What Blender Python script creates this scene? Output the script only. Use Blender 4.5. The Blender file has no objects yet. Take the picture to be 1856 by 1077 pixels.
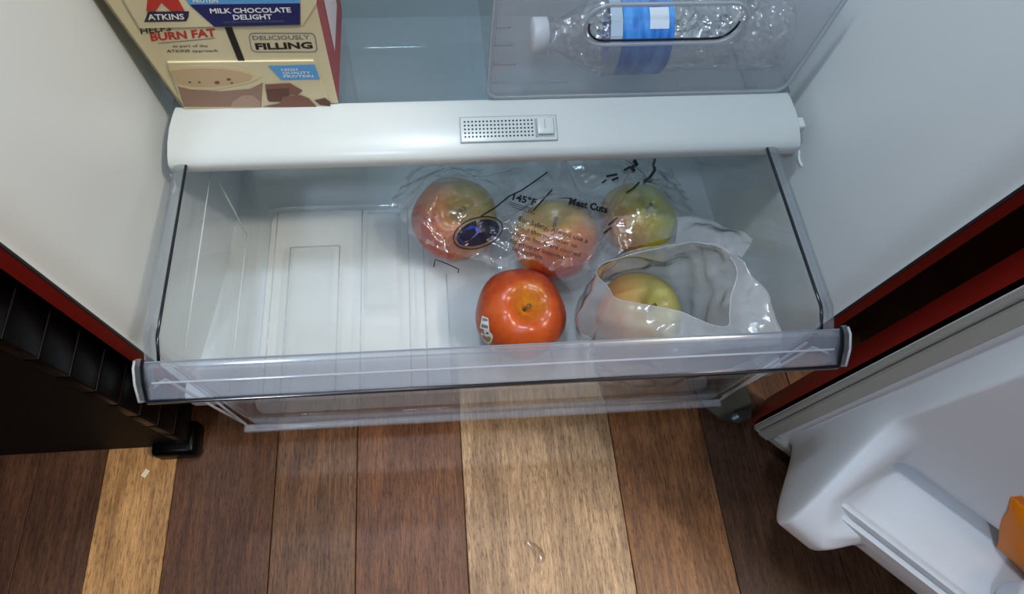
import bpy, bmesh, math, random
import numpy as np
from mathutils import Vector, Matrix, noise
random.seed(7)
S = bpy.context.scene
COL = S.collection
PI = math.pi

# ------------------------------------------------------------------ camera
CAM = np.array([-0.0541, -0.1477, 0.7519])
PITCH, YAW, ROLL, FPX, CX, CY = 0.4517, -0.1315, 0.0760, 1111.5, 850.68, 524.19
def _rot():
    c, s = math.cos(PITCH), math.sin(PITCH); rx = np.array([[1,0,0],[0,c,-s],[0,s,c]])
    c, s = math.cos(YAW), math.sin(YAW); rz = np.array([[c,-s,0],[s,c,0],[0,0,1]])
    c, s = math.cos(ROLL), math.sin(ROLL); rr = np.array([[c,-s,0],[s,c,0],[0,0,1]])
    return rz @ rx @ rr
RC = _rot()
cam_data = bpy.data.cameras.new('camera')
cam = bpy.data.objects.new('camera', cam_data); COL.objects.link(cam)
M = Matrix([list(RC[i]) + [CAM[i]] for i in range(3)] + [[0,0,0,1]])
cam.matrix_world = M
cam_data.sensor_fit = 'HORIZONTAL'; cam_data.sensor_width = 36
cam_data.lens = FPX / 1856 * 36
cam_data.shift_x = (928 - CX) / 1856
cam_data.shift_y = (CY - 538.5) / 1856
cam_data.clip_start = 0.01
S.camera = cam

# ------------------------------------------------------------------ world, lamps, exposure
S.view_settings.view_transform = 'Standard'
S.view_settings.look = 'None'
S.view_settings.gamma = 1
S.view_settings.use_curve_mapping = False
S.view_settings.exposure = 0.0
S.cycles.transparent_max_bounces = 40
S.cycles.max_bounces = 10
W = bpy.data.worlds.new('room_air'); S.world = W; W.use_nodes = True
W.node_tree.nodes['Background'].inputs[0].default_value = (0.80, 0.86, 1.0, 1)
W.node_tree.nodes['Background'].inputs[1].default_value = 0.03
def lamp(name, kind, loc, power, col, size, target=None):
    l = bpy.data.lights.new(name, kind); l.energy = power; l.color = col
    o = bpy.data.objects.new(name, l); COL.objects.link(o); o.location = loc
    if kind == 'POINT': l.shadow_soft_size = size
    if kind == 'AREA':
        l.shape = 'RECTANGLE'; l.size, l.size_y = size
        d = Vector(target) - Vector(loc); o.rotation_euler = d.to_track_quat('-Z', 'Y').to_euler()
    return o
lamp('ceiling_lamp', 'POINT', (1.10, -0.545, 2.30), 100, (1.0, 0.92, 0.82), 0.075)
lamp('fill_light', 'POINT', (-0.75, -0.95, 2.15), 44, (0.62, 0.76, 1.0), 0.09)  # added cool fill from an unseen source, brightens the open door
lamp('fridge_light', 'AREA', (-0.16, 0.16, 1.36), 5.2, (0.68, 0.82, 1.0), (0.12, 0.05), (-0.12, -0.02, 0))

# ------------------------------------------------------------------ pixel of the photograph -> point on an axis plane
def ray(u):
    return RC @ np.array([(u[0]-CX)/FPX, -(u[1]-CY)/FPX, -1.0])
def at(u, ax, val):
    w = ray(u); i = 'xyz'.index(ax); t = (val - CAM[i]) / w[i]
    return CAM + t * w

# ------------------------------------------------------------------ mesh helpers
def link(name, me, mat=None, parent=None, smooth=False):
    o = bpy.data.objects.new(name, me); COL.objects.link(o)
    if mat is not None:
        for m in (mat if isinstance(mat, (list, tuple)) else [mat]): me.materials.append(m)
    if parent is not None: o.parent = parent
    if smooth:
        for p in me.polygons: p.use_smooth = True
    return o
def pyobj(name, verts, faces, mat=None, parent=None, smooth=False):
    me = bpy.data.meshes.new(name); me.from_pydata([tuple(v) for v in verts], [], [tuple(f) for f in faces]); me.update()
    return link(name, me, mat, parent, smooth)
def bmobj(name, bm, mat=None, parent=None, smooth=False):
    me = bpy.data.meshes.new(name); bm.to_mesh(me); bm.free()
    return link(name, me, mat, parent, smooth)
def add_box(bm, lo, hi, bev=0.0, seg=2, mi=0):
    r = bmesh.ops.create_cube(bm, size=1.0)
    vs = r['verts']
    for v in vs:
        v.co = Vector([(lo[i]+hi[i])/2 + v.co[i]*(hi[i]-lo[i]) for i in range(3)])
    es = list({e for v in vs for e in v.link_edges}); fs = {f for v in vs for f in v.link_faces}
    if bev > 0:
        q = bmesh.ops.bevel(bm, geom=es, offset=bev, segments=seg, affect='EDGES', profile=0.5)
        fs = set(q['faces']) | {f for f in fs if f.is_valid}
    for f in fs: f.material_index = mi
def box(name, lo, hi, mat, parent=None, bev=0.0, seg=2):
    bm = bmesh.new(); add_box(bm, lo, hi, bev, seg); return bmobj(name, bm, mat, parent, bev > 0)
def add_tube(bm, pts, rad, n=8, closed_ends=True):
    pts = [Vector(p) for p in pts]; rings = []
    for i, p in enumerate(pts):
        d = (pts[min(i+1, len(pts)-1)] - pts[max(i-1, 0)]).normalized()
        a = d.orthogonal().normalized() if i == 0 else (a - d*a.dot(d)).normalized()
        b = d.cross(a); r = rad[i] if isinstance(rad, (list, tuple)) else rad
        rings.append([bm.verts.new(p + (a*math.cos(2*PI*k/n) + b*math.sin(2*PI*k/n))*r) for k in range(n)])
    for i in range(len(rings)-1):
        for k in range(n):
            bm.faces.new((rings[i][k], rings[i][(k+1)%n], rings[i+1][(k+1)%n], rings[i+1][k]))
    if closed_ends:
        bm.faces.new(rings[0][::-1]); bm.faces.new(rings[-1])
def extrude_x(name, prof, x0, x1, mat, parent=None, closed=True, smooth=False, nx=1):
    """profile of (y, z) points swept along X"""
    n = len(prof); xs = [x0 + (x1-x0)*i/nx for i in range(nx+1)]
    v = [(x, y, z) for x in xs for (y, z) in prof]; f = []
    m = n if closed else n-1
    for i in range(nx):
        for k in range(m):
            a = i*n+k; b = i*n+(k+1) % n
            f.append((a, b, b+n, a+n))
    if closed:
        f.append(tuple(range(n))[::-1]); f.append(tuple(range(nx*n, nx*n+n)))
    return pyobj(name, v, f, mat, parent, smooth)
def autosmooth(o, deg=35):
    me = o.data
    for p in me.polygons: p.use_smooth = True
    bm = bmesh.new(); bm.from_mesh(me)
    for e in bm.edges:
        if len(e.link_faces) == 2 and e.calc_face_angle(0) > math.radians(deg): e.smooth = False
    bm.to_mesh(me); bm.free(); return o
def lathe(name, prof, mat, parent=None, n=48, axis='z', smooth=True, lobes=None):
    """prof: (r, h) list"""
    v = []; f = []
    for (r, h) in prof:
        for k in range(n):
            a = 2*PI*k/n; x, y = r*math.cos(a), r*math.sin(a)
            v.append((x, y, h) if axis == 'z' else (h, x, y))
    for i in range(len(prof)-1):
        for k in range(n):
            q = (i*n+k, i*n+(k+1) % n, (i+1)*n+(k+1) % n, (i+1)*n+k)
            f.append(q)
    f.append(tuple(range(n))[::-1]); f.append(tuple(range((len(prof)-1)*n, len(prof)*n)))
    return pyobj(name, v, f, mat, parent, smooth)
def empty(name, loc=(0,0,0)):
    o = bpy.data.objects.new(name, None); COL.objects.link(o); o.location = loc; o.empty_display_size = 0.02; return o
def tag(o, label=None, cat=None, group=None, kind=None):
    if label: o['label'] = label
    if cat: o['category'] = cat
    if group: o['group'] = group
    if kind: o['kind'] = kind
    return o
def solid(o, t, off=0):
    m = o.modifiers.new('thickness', 'SOLIDIFY'); m.thickness = t; m.offset = off; return o

# ------------------------------------------------------------------ materials
def nodes(name):
    m = bpy.data.materials.new(name); m.use_nodes = True; nt = m.node_tree
    return m, nt, nt.nodes, nt.links, nt.nodes['Principled BSDF']
def lin(c):
    return tuple((x/12.92 if x <= 0.04045 else ((x+0.055)/1.055)**2.4) for x in (k/255 for k in c))
def plain(name, rgb, rough=0.5, spec=0.5, metal=0.0, bump=0.0, bscale=200, var=0.0):
    m, nt, N, L, p = nodes(name)
    c = lin(rgb) + (1,)
    p.inputs['Base Color'].default_value = c; p.inputs['Roughness'].default_value = rough
    p.inputs['Specular IOR Level'].default_value = spec; p.inputs['Metallic'].default_value = metal
    if bump or var:
        tc = N.new('ShaderNodeTexCoord'); nz = N.new('ShaderNodeTexNoise'); nz.inputs['Scale'].default_value = bscale
        L.new(tc.outputs['Object'], nz.inputs['Vector'])
        if bump:
            b = N.new('ShaderNodeBump'); b.inputs['Strength'].default_value = bump; b.inputs['Distance'].default_value = 0.001
            L.new(nz.outputs['Fac'], b.inputs['Height']); L.new(b.outputs['Normal'], p.inputs['Normal'])
        if var:
            mx = N.new('ShaderNodeMixRGB'); mx.blend_type = 'MULTIPLY'; mx.inputs['Fac'].default_value = var
            mx.inputs['Color1'].default_value = c; L.new(nz.outputs['Fac'], mx.inputs['Color2']); L.new(mx.outputs[0], p.inputs['Base Color'])
    return m
def clear(name, tint=(1,1,1), milk=0.0, rough=0.05, refl=1.0, milkcol=(0.8,0.83,0.86), bump=0.0, bscale=60, f0=0.045, edge=0.0, stretch=None, trans=0.5, crinkle=0):
    """thin clear plastic: see-through sheet with a glossy face, optionally milky"""
    m, nt, N, L, p = nodes(name); N.remove(p); out = N['Material Output']
    tr = N.new('ShaderNodeBsdfTransparent'); tr.inputs[0].default_value = tuple(tint) + (1,)
    gl = N.new('ShaderNodeBsdfGlossy'); gl.inputs['Roughness'].default_value = rough
    lw = N.new('ShaderNodeLayerWeight'); lw.inputs['Blend'].default_value = 0.5
    pw = N.new('ShaderNodeMath'); pw.operation = 'POWER'; pw.inputs[1].default_value = 4.0
    L.new(lw.outputs['Facing'], pw.inputs[0])
    ma = N.new('ShaderNodeMath'); ma.operation = 'MULTIPLY_ADD'; ma.inputs[1].default_value = (1-f0)*0.9*refl; ma.inputs[2].default_value = f0*refl
    ma.use_clamp = True
    L.new(pw.outputs[0], ma.inputs[0])
    base = tr.outputs[0]
    if milk or edge:
        df = N.new('ShaderNodeBsdfDiffuse'); df.inputs[0].default_value = tuple(milkcol) + (1,)
        tl = N.new('ShaderNodeBsdfTranslucent'); tl.inputs[0].default_value = tuple(milkcol) + (1,)
        m2 = N.new('ShaderNodeMixShader'); m2.inputs[0].default_value = trans; L.new(df.outputs[0], m2.inputs[1]); L.new(tl.outputs[0], m2.inputs[2])
        m1 = N.new('ShaderNodeMixShader'); m1.inputs[0].default_value = milk
        if edge:
            e = N.new('ShaderNodeMath'); e.operation = 'MULTIPLY_ADD'; e.inputs[1].default_value = edge; e.inputs[2].default_value = milk; e.use_clamp = True
            p2 = N.new('ShaderNodeMath'); p2.operation = 'POWER'; p2.inputs[1].default_value = 2.0
            L.new(lw.outputs['Facing'], p2.inputs[0]); L.new(p2.outputs[0], e.inputs[0]); L.new(e.outputs[0], m1.inputs[0])
        L.new(tr.outputs[0], m1.inputs[1]); L.new(m2.outputs[0], m1.inputs[2]); base = m1.outputs[0]
    mx = N.new('ShaderNodeMixShader'); L.new(ma.outputs[0], mx.inputs[0]); L.new(base, mx.inputs[1]); L.new(gl.outputs[0], mx.inputs[2])
    if bump:
        tc = N.new('ShaderNodeTexCoord'); nz = N.new('ShaderNodeTexNoise'); nz.inputs['Scale'].default_value = bscale; nz.inputs['Detail'].default_value = 4
        mp = N.new('ShaderNodeMapping'); mp.inputs['Scale'].default_value = stretch or (1,1,1)
        L.new(tc.outputs['Object'], mp.inputs[0]); L.new(mp.outputs[0], nz.inputs['Vector'])
        b = N.new('ShaderNodeBump'); b.inputs['Strength'].default_value = bump; b.inputs['Distance'].default_value = 0.004
        hgt = nz.outputs['Fac']
        if crinkle:
            wv = N.new('ShaderNodeTexNoise'); wv.inputs['Scale'].default_value = bscale*0.5; L.new(mp.outputs[0], wv.inputs['Vector'])
            wa = N.new('ShaderNodeMixRGB'); wa.blend_type = 'ADD'; wa.inputs[0].default_value = 0.02; L.new(mp.outputs[0], wa.inputs[1]); L.new(wv.outputs['Color'], wa.inputs[2])
            vo = N.new('ShaderNodeTexVoronoi'); vo.inputs['Scale'].default_value = crinkle; L.new(wa.outputs[0], vo.inputs['Vector'])
            hm = N.new('ShaderNodeMath'); hm.operation = 'MULTIPLY_ADD'; hm.inputs[1].default_value = 0.35; L.new(nz.outputs['Fac'], hm.inputs[0]); L.new(vo.outputs['Distance'], hm.inputs[2]); hgt = hm.outputs[0]
        L.new(hgt, b.inputs['Height'])
        L.new(b.outputs['Normal'], gl.inputs['Normal'])
    L.new(mx.outputs[0], out.inputs[0])
    return m

M_LINER = plain('white_liner_plastic', (212, 216, 214), 0.38, 0.4, bump=0.06, bscale=900)
M_TRIM = plain('white_trim_plastic', (198, 202, 197), 0.3, 0.5)
M_DARKHOLE = plain('vent_shadow', (48, 54, 58), 0.8)
M_RED = plain('burgundy_enamel', (128, 26, 18), 0.35, 0.4)
M_BLACKGASKET = plain('black_rubber', (14, 13, 14), 0.6)
M_DOOR = plain('door_liner_plastic', (226, 227, 228), 0.42, 0.4, bump=0.08, bscale=700)
M_GASKET = plain('door_gasket_rubber', (164, 163, 152), 0.55)
M_BLACK = plain('black_cabinet_plastic', (4, 3, 3), 0.30, 0.10)
M_BLACKF = plain('black_brown_front', (9, 6, 5), 0.65, 0.12)
M_METAL = plain('zinc_bracket', (120, 130, 128), 0.3, 0.5, 1.0)
M_CLEAR = clear('clear_drawer_plastic', (0.955, 0.965, 0.97), 0.015, 0.06)
M_CLEARFLOOR = clear('clear_drawer_floor', (0.97, 0.98, 0.98), 0.22, 0.08, milkcol=(0.9, 0.93, 0.93), trans=0.2)
M_HANDLE = clear('clear_handle_plastic', (0.93, 0.945, 0.97), 0.19, 0.10, 1.6, (0.80, 0.86, 0.98))
M_RAIL = clear('rail_plastic', (0.80, 0.83, 0.86), 0.12, 0.08, 1.5)
M_RAILDARK = plain('dark_edge_line', (16, 18, 24), 0.15, 0.6)  # opaque dark stands in for refraction at clear edges; also colours the cap channels
M_GLASS = clear('shelf_glass', (0.78, 0.84, 0.86), 0.08, 0.03)
M_BIN = clear('clear_bin_plastic', (0.93, 0.935, 0.95), 0.15, 0.08, 1.3, (0.90, 0.91, 0.93))
M_BINEDGE = clear('clear_bin_edge', (0.78, 0.80, 0.83), 0.55, 0.08, 2.0, (0.8, 0.83, 0.86))
M_PET = clear('bottle_plastic', (0.93, 0.94, 0.95), 0.12, 0.05, 2.4, bump=1.0, bscale=110, f0=0.11, crinkle=120, milkcol=(0.9, 0.92, 0.94))
M_CAP = plain('white_cap_plastic', (225, 228, 230), 0.35)

# ------------------------------------------------------------------ floor planks
def wood_material():
    m, nt, N, L, p = nodes('wood_laminate')
    oi = N.new('ShaderNodeObjectInfo'); tc = N.new('ShaderNodeTexCoord')
    off = N.new('ShaderNodeVectorMath'); off.operation = 'SCALE'; off.inputs[0].default_value = (3.1, 7.7, 1.3)
    sc = N.new('ShaderNodeMath'); sc.operation = 'MULTIPLY'; sc.inputs[1].default_value = 20.0
    L.new(oi.outputs['Random'], sc.inputs[0]); L.new(sc.outputs[0], off.inputs['Scale'])
    ad = N.new('ShaderNodeVectorMath'); L.new(tc.outputs['Object'], ad.inputs[0]); L.new(off.outputs[0], ad.inputs[1])
    def nz(scale, sx, sy, detail=5, rough=0.6, dist=0.0):
        mp = N.new('ShaderNodeMapping'); mp.inputs['Scale'].default_value = (sx, sy, 1); L.new(ad.outputs[0], mp.inputs[0])
        n = N.new('ShaderNodeTexNoise'); n.inputs['Scale'].default_value = scale; n.inputs['Detail'].default_value = detail
        n.inputs['Roughness'].default_value = rough; n.inputs['Distortion'].default_value = dist; L.new(mp.outputs[0], n.inputs['Vector']); return n
    big = nz(9, 2.4, 0.5, 4, 0.55, 1.2); fine = nz(120, 3.2, 0.16, 4, 0.7); pore = nz(230, 3.0, 0.42, 3, 0.7)
    r1 = N.new('ShaderNodeValToRGB'); r1.color_ramp.elements[0].position = 0.28; r1.color_ramp.elements[1].position = 0.72
    r1.color_ramp.elements[0].color = (0.42, 0.36, 0.33, 1); r1.color_ramp.elements[1].color = (1.22, 1.18, 1.12, 1)
    L.new(big.outputs['Fac'], r1.inputs[0])
    r2 = N.new('ShaderNodeValToRGB'); r2.color_ramp.elements[0].position = 0.34; r2.color_ramp.elements[1].position = 0.66
    r2.color_ramp.elements[0].color = (0.50, 0.45, 0.42, 1); r2.color_ramp.elements[1].color = (1.2, 1.2, 1.2, 1)
    L.new(fine.outputs['Fac'], r2.inputs[0])
    r3 = N.new('ShaderNodeValToRGB'); r3.color_ramp.elements[0].position = 0.36; r3.color_ramp.elements[1].position = 0.5
    r3.color_ramp.elements[0].color = (0.40, 0.38, 0.37, 1); r3.color_ramp.elements[1].color = (1, 1, 1, 1)
    L.new(pore.outputs['Fac'], r3.inputs[0])
    c = oi.outputs['Color']
    for r in (r1, r2, r3):
        mx = N.new('ShaderNodeMixRGB'); mx.blend_type = 'MULTIPLY'; mx.inputs[0].default_value = 0.85
        L.new(c, mx.inputs[1]); L.new(r.outputs[0], mx.inputs[2]); c = mx.outputs[0]
    # a few darker knots
    vo = N.new('ShaderNodeTexVoronoi'); vo.inputs['Scale'].default_value = 4.3; L.new(ad.outputs[0], vo.inputs['Vector'])
    rk = N.new('ShaderNodeValToRGB'); rk.color_ramp.elements[0].position = 0.02; rk.color_ramp.elements[1].position = 0.10
    rk.color_ramp.elements[0].color = (0.30, 0.25, 0.22, 1); L.new(vo.outputs['Distance'], rk.inputs[0])
    mx = N.new('ShaderNodeMixRGB'); mx.blend_type = 'MULTIPLY'; mx.inputs[0].default_value = 0.8
    L.new(c, mx.inputs[1]); L.new(rk.outputs[0], mx.inputs[2]); L.new(mx.outputs[0], p.inputs['Base Color'])
    p.inputs['Roughness'].default_value = 0.40; p.inputs['Specular IOR Level'].default_value = 0.32
    b = N.new('ShaderNodeBump'); b.inputs['Strength'].default_value = 0.35; b.inputs['Distance'].default_value = 0.0008
    L.new(pore.outputs['Fac'], b.inputs['Height']); L.new(b.outputs['Normal'], p.inputs['Normal'])
    return m
M_WOOD = wood_material()
floor = box('floor', (-1.6, -1.4, -0.03), (1.9, 0.95, -0.008), plain('subfloor', (40, 30, 25), 0.8)); tag(floor, kind='structure')
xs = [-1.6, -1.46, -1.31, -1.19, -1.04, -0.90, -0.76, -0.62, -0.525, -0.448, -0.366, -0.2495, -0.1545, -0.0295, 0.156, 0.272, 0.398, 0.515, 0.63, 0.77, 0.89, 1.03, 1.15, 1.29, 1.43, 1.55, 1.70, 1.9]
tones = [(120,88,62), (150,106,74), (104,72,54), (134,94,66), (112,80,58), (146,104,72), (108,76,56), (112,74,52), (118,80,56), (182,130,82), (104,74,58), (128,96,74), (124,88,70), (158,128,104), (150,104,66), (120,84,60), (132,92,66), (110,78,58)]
PLK = {7: (92, 62, 44), 8: (96, 66, 46), 9: (206, 160, 104), 10: (104, 70, 46), 11: (126, 92, 62), 12: (130, 88, 58), 13: (198, 166, 128), 14: (150, 104, 64), 15: (92, 64, 46), 16: (104, 74, 54)}  # plank tones that also carry a missing floor shadow and lit patch
k = 0
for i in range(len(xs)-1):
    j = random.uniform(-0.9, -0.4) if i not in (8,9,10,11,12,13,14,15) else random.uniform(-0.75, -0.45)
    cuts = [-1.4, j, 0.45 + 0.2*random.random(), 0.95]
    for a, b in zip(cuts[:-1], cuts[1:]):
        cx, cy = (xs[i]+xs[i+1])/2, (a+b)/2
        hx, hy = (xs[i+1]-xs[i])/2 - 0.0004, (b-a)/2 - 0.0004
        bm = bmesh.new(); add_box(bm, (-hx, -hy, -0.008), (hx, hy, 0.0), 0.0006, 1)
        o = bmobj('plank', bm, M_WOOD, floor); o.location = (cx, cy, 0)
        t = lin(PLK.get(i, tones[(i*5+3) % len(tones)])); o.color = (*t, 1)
wb = box('wall_back', (-1.6, 0.90, 0.0), (1.9, 0.92, 2.5), plain('wall_paint', (196, 186, 170), 0.8)); tag(wb, kind='structure')
wr = box('wall_right', (1.88, -1.4, 0.0), (1.9, 0.90, 2.5), wb.data.materials[0]); tag(wr, kind='structure')

M_CEIL = plain('ceiling_paint', (188, 184, 176), 0.85)
tag(box('ceiling', (-1.6, -1.4, 2.5), (1.9, 0.92, 2.515), M_CEIL), kind='structure')

# ------------------------------------------------------------------ refrigerator
fridge = tag(empty('refrigerator', (0, 0.3, 0.03)),
             'burgundy refrigerator standing open, white inside with a clear crisper drawer pulled out', 'refrigerator')
def fp(o, label=None):
    """make a finished piece a child of the refrigerator, keeping its place"""
    o.parent = fridge; o.matrix_parent_inverse = Matrix.Translation(-fridge.location)
    if label: o['label'] = label
    return o
def sub(o, parent): 
    o.parent = parent; return o
TOPZ = 1.42; FLZ = 0.152; BACKY = 0.56
plan = [(0.3065, 0.0500), (0.3062, 0.0518), (0.3052, 0.0536), (0.3030, 0.0566), (0.3000, 0.0606), (0.2970, 0.0650), (0.2948, 0.0700), (0.2932, 0.0770), (0.2912, 0.0900), (0.2880, 0.108), (0.2850, 0.13),
        (0.2800, 0.165), (0.2765, 0.20), (0.2745, 0.26), (0.2735, 0.36), (0.2725, 0.46), (0.2700, 0.53), (0.2600, 0.552), (0.2440, BACKY)]
# continuous liner : left wall, back, right wall; then floor pan and ceiling
pl = [(-x, y) for x, y in plan] + [(x, y) for x, y in plan[::-1]]
zs = [FLZ + (TOPZ-FLZ)*i/24 for i in range(25)]
v = [(x, y, z) for z in zs for (x, y) in pl]; n = len(pl)
f = [(i*n+k, i*n+k+1, (i+1)*n+k+1, (i+1)*n+k) for i in range(24) for k in range(n-1)]
liner = fp(autosmooth(pyobj('inner_liner', v, f, M_LINER), 50), 'white moulded inner walls')
# lower side flange below the liner floor level (front edge goes on down)
bm = bmesh.new()
fl = [(-0.3065, 0.036), (0.3065, 0.036)]
add_box(bm, (-0.306, 0.034, FLZ-0.03), (0.306, BACKY+0.02, FLZ), 0.004)
fp(autosmooth(bmobj('liner_floor', bm, M_LINER)))
bm = bmesh.new(); add_box(bm, (-0.306, 0.06, TOPZ), (0.306, BACKY, TOPZ+0.02)); fp(bmobj('liner_ceiling', bm, M_LINER))
# burgundy cabinet shell: two side walls with front flange, top, back
def shell_side(s):
    bm = bmesh.new()
    prof = [(0.3072, 0.0485), (0.3240, 0.0485), (0.3275, 0.052), (0.3275, 0.62), (0.3240, 0.62), (0.3240, 0.058), (0.3072, 0.058)]
    lo = [bm.verts.new((s*x, y, 0.125)) for x, y in prof]; hi = [bm.verts.new((s*x, y, 1.66)) for x, y in prof]
    n = len(prof)
    for i in range(n): bm.faces.new((lo[i], lo[(i+1) % n], hi[(i+1) % n], hi[i]))
    bm.faces.new(lo); bm.faces.new(hi); bmesh.ops.recalc_face_normals(bm, faces=bm.faces); return bm
fp(bmobj('side_panel', shell_side(-1), M_RED), 'burgundy enamel side of the refrigerator')
fp(bmobj('side_panel', shell_side(1), M_RED))
for s in (-1, 1):
    bm = bmesh.new(); add_box(bm, (s*0.3068-0.0006, 0.0478, 0.125), (s*0.3068+0.0006, 0.0494, 1.6)); fp(bmobj('liner_seam', bm, M_BLACKGASKET))
fp(box('top_panel', (-0.3275, 0.05, 1.66), (0.3275, 0.62, 1.68), M_RED))
fp(box('back_panel', (-0.324, 0.60, 0.06), (0.324, 0.62, 1.66), M_BLACKGASKET))
fp(box('base_panel', (-0.324, 0.17, 0.035), (0.324, 0.60, 0.115), M_BLACKGASKET, bev=0.003))
# ridges moulded in the side walls
for s in (-1, 1):
    bm = bmesh.new()
    R_ = ((308, 316), (316, 326), (318, 338), (313, 352)) if s < 0 else ((1449, 272), (1448, 284), (1450, 294), (1455, 302))
    wx = lambda y: float(np.interp(y, [q[1] for q in plan], [q[0] for q in plan]))
    ctl = []
    for p in R_:
        w_ = 0.28
        for _ in range(8): P_ = at(p, 'x', s*w_); w_ = wx(P_[1])
        ctl.append(Vector(P_))
    pts = [ctl[min(int(i/3), 2)].lerp(ctl[min(int(i/3), 2)+1], i/3-min(int(i/3), 2)) for i in range(10)]
    add_tube(bm, pts, [0.0006]+[0.0015]*8+[0.0006], 8); fp(bmobj('wall_ridge', bm, M_LINER, smooth=True))

# ------------------------------------------------------------------ shelf above the drawer: glass, trim, vent
shelf = fp(empty('shelf'), 'glass shelf with a wide white front trim'); shelf.location = (0, 0, 0)
WP = 0.2643
trim_prof = [(0.1735, 0.3300), (0.1710, 0.3330), (0.1708, 0.3400), (0.1722, 0.3432), (0.1780, 0.3465), (0.1880, 0.3500), (0.2000, 0.3532), (0.2120, 0.3553), (0.2180, 0.3562),
             (0.2200, 0.3555), (0.2200, 0.3480), (0.1960, 0.3440), (0.1800, 0.3385), (0.1760, 0.3310)]
def trim_z(y):
    q = trim_prof[2:9]
    for (a, b), (c, d) in zip(q[:-1], q[1:]):
        if a <= y <= c: return b + (d-b)*(y-a)/(c-a)
    return q[-1][1]
def trim_slope(y): return math.atan2(trim_z(y+0.002)-trim_z(y-0.002), 0.004)
secs = [(-WP, 1), (-WP+0.0015, 0), (WP-0.0015, 0), (WP, 1)]
v = []; f = []
for x, e in secs:
    for i, (y, z) in enumerate(trim_prof):
        t = max(0, min(1, (y-0.185)/0.035)); xx = x*(1 - 0.018*t*t)
        v.append((xx, y + e*0.0008, z - e*0.0006))
n = len(trim_prof)
for i in range(3):
    for k in range(n): f.append((i*n+k, i*n+(k+1) % n, (i+1)*n+(k+1) % n, (i+1)*n+k))
f.append(tuple(range(n))[::-1]); f.append(tuple(range(3*n, 4*n)))
trim = sub(autosmooth(pyobj('front_trim', v, f, M_TRIM), 40), shelf); trim['label'] = 'smooth white front trim'
gl = box('glass_panel', (-0.262, 0.2195, 0.3525), (0.262, 0.545, 0.3565), M_GLASS); sub(gl, shelf)
sub(box('end_clip', (0.2640, 0.186, 0.3440), (0.2695, 0.1965, 0.3510), M_TRIM, bev=0.0015), shelf)
sub(extrude_x('rear_trim', [(0.536, 0.350), (0.536, 0.362), (0.547, 0.362), (0.547, 0.350)], -0.262, 0.262, M_TRIM), shelf)
# vent plate lies in the sloping face of the trim
vx0, vx1, vy0, vy1 = -0.0265, 0.0535, 0.1812, 0.2020
ym = (vy0+vy1)/2; sl = trim_slope(ym)
def on_trim(x, yy, lift):
    """yy = distance along the face from the vent's middle"""
    return (x, ym + yy*math.cos(sl) - lift*math.sin(sl), trim_z(ym) + yy*math.sin(sl) + lift*math.cos(sl) + 0.0003)
def trim_box(bm, x0, x1, a0, a1, l0, l1, bev=0.0):
    m0 = bmesh.new(); add_box(m0, (x0, a0, l0), (x1, a1, l1), bev, 3)
    for q in m0.verts: q.co = Vector(on_trim(q.co.x, q.co.y, q.co.z))
    me = bpy.data.meshes.new('t'); m0.to_mesh(me); m0.free(); bm.from_mesh(me); bpy.data.meshes.remove(me)
H2 = (vy1-vy0)/2/math.cos(sl)
bm = bmesh.new(); trim_box(bm, vx0, vx1, -H2, H2, -0.0005, 0.0008, 0.0004)
vent = sub(autosmooth(bmobj('vent_plate', bm, M_TRIM), 30), shelf)
bm = bmesh.new()
for (a, b, c, d) in ((vx0-0.0006, vx1+0.0006, H2, H2+0.0007), (vx0-0.0006, vx1+0.0006, -H2-0.0007, -H2), (vx0-0.0008, vx0, -H2, H2), (vx1, vx1+0.0008, -H2, H2)):
    trim_box(bm, a, b, c, d, -0.0002, 0.0004)
sub(bmobj('vent_gap', bm, plain('vent_gap_grey', (150, 158, 160), 0.6)), shelf)
bm = bmesh.new()
for i in range(19):
    for j in range(5):
        x = vx0 + 0.0035 + i*0.00312; a = -H2 + 0.0042 + j*0.00335
        q = [bm.verts.new(on_trim(x + 0.00088*math.cos(t*PI/4), a + 0.00088*math.sin(t*PI/4), 0.00088)) for t in range(8)]
        bm.faces.new(q)
vh = sub(bmobj('vent_hole', bm, M_DARKHOLE), shelf); vh['kind'] = 'stuff'
bm = bmesh.new(); trim_box(bm, vx1-0.0165, vx1-0.0022, -0.0068, 0.0086, 0.0008, 0.0034, 0.0016)
sub(autosmooth(bmobj('vent_slider', bm, M_TRIM), 25), shelf)
bm = bmesh.new(); trim_box(bm, vx1-0.0180, vx1-0.0164, -0.0085, 0.0080, 0.0006, 0.0010); trim_box(bm, vx1-0.0180, vx1-0.0018, -0.0085, -0.0069, 0.0006, 0.0010)
trim_box(bm, vx1-0.0104, vx1-0.0095, -0.0020, 0.0062, 0.0032, 0.0036)
sub(bmobj('slider_groove', bm, plain('slider_groove_grey', (158, 164, 165), 0.6)), shelf)

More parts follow.
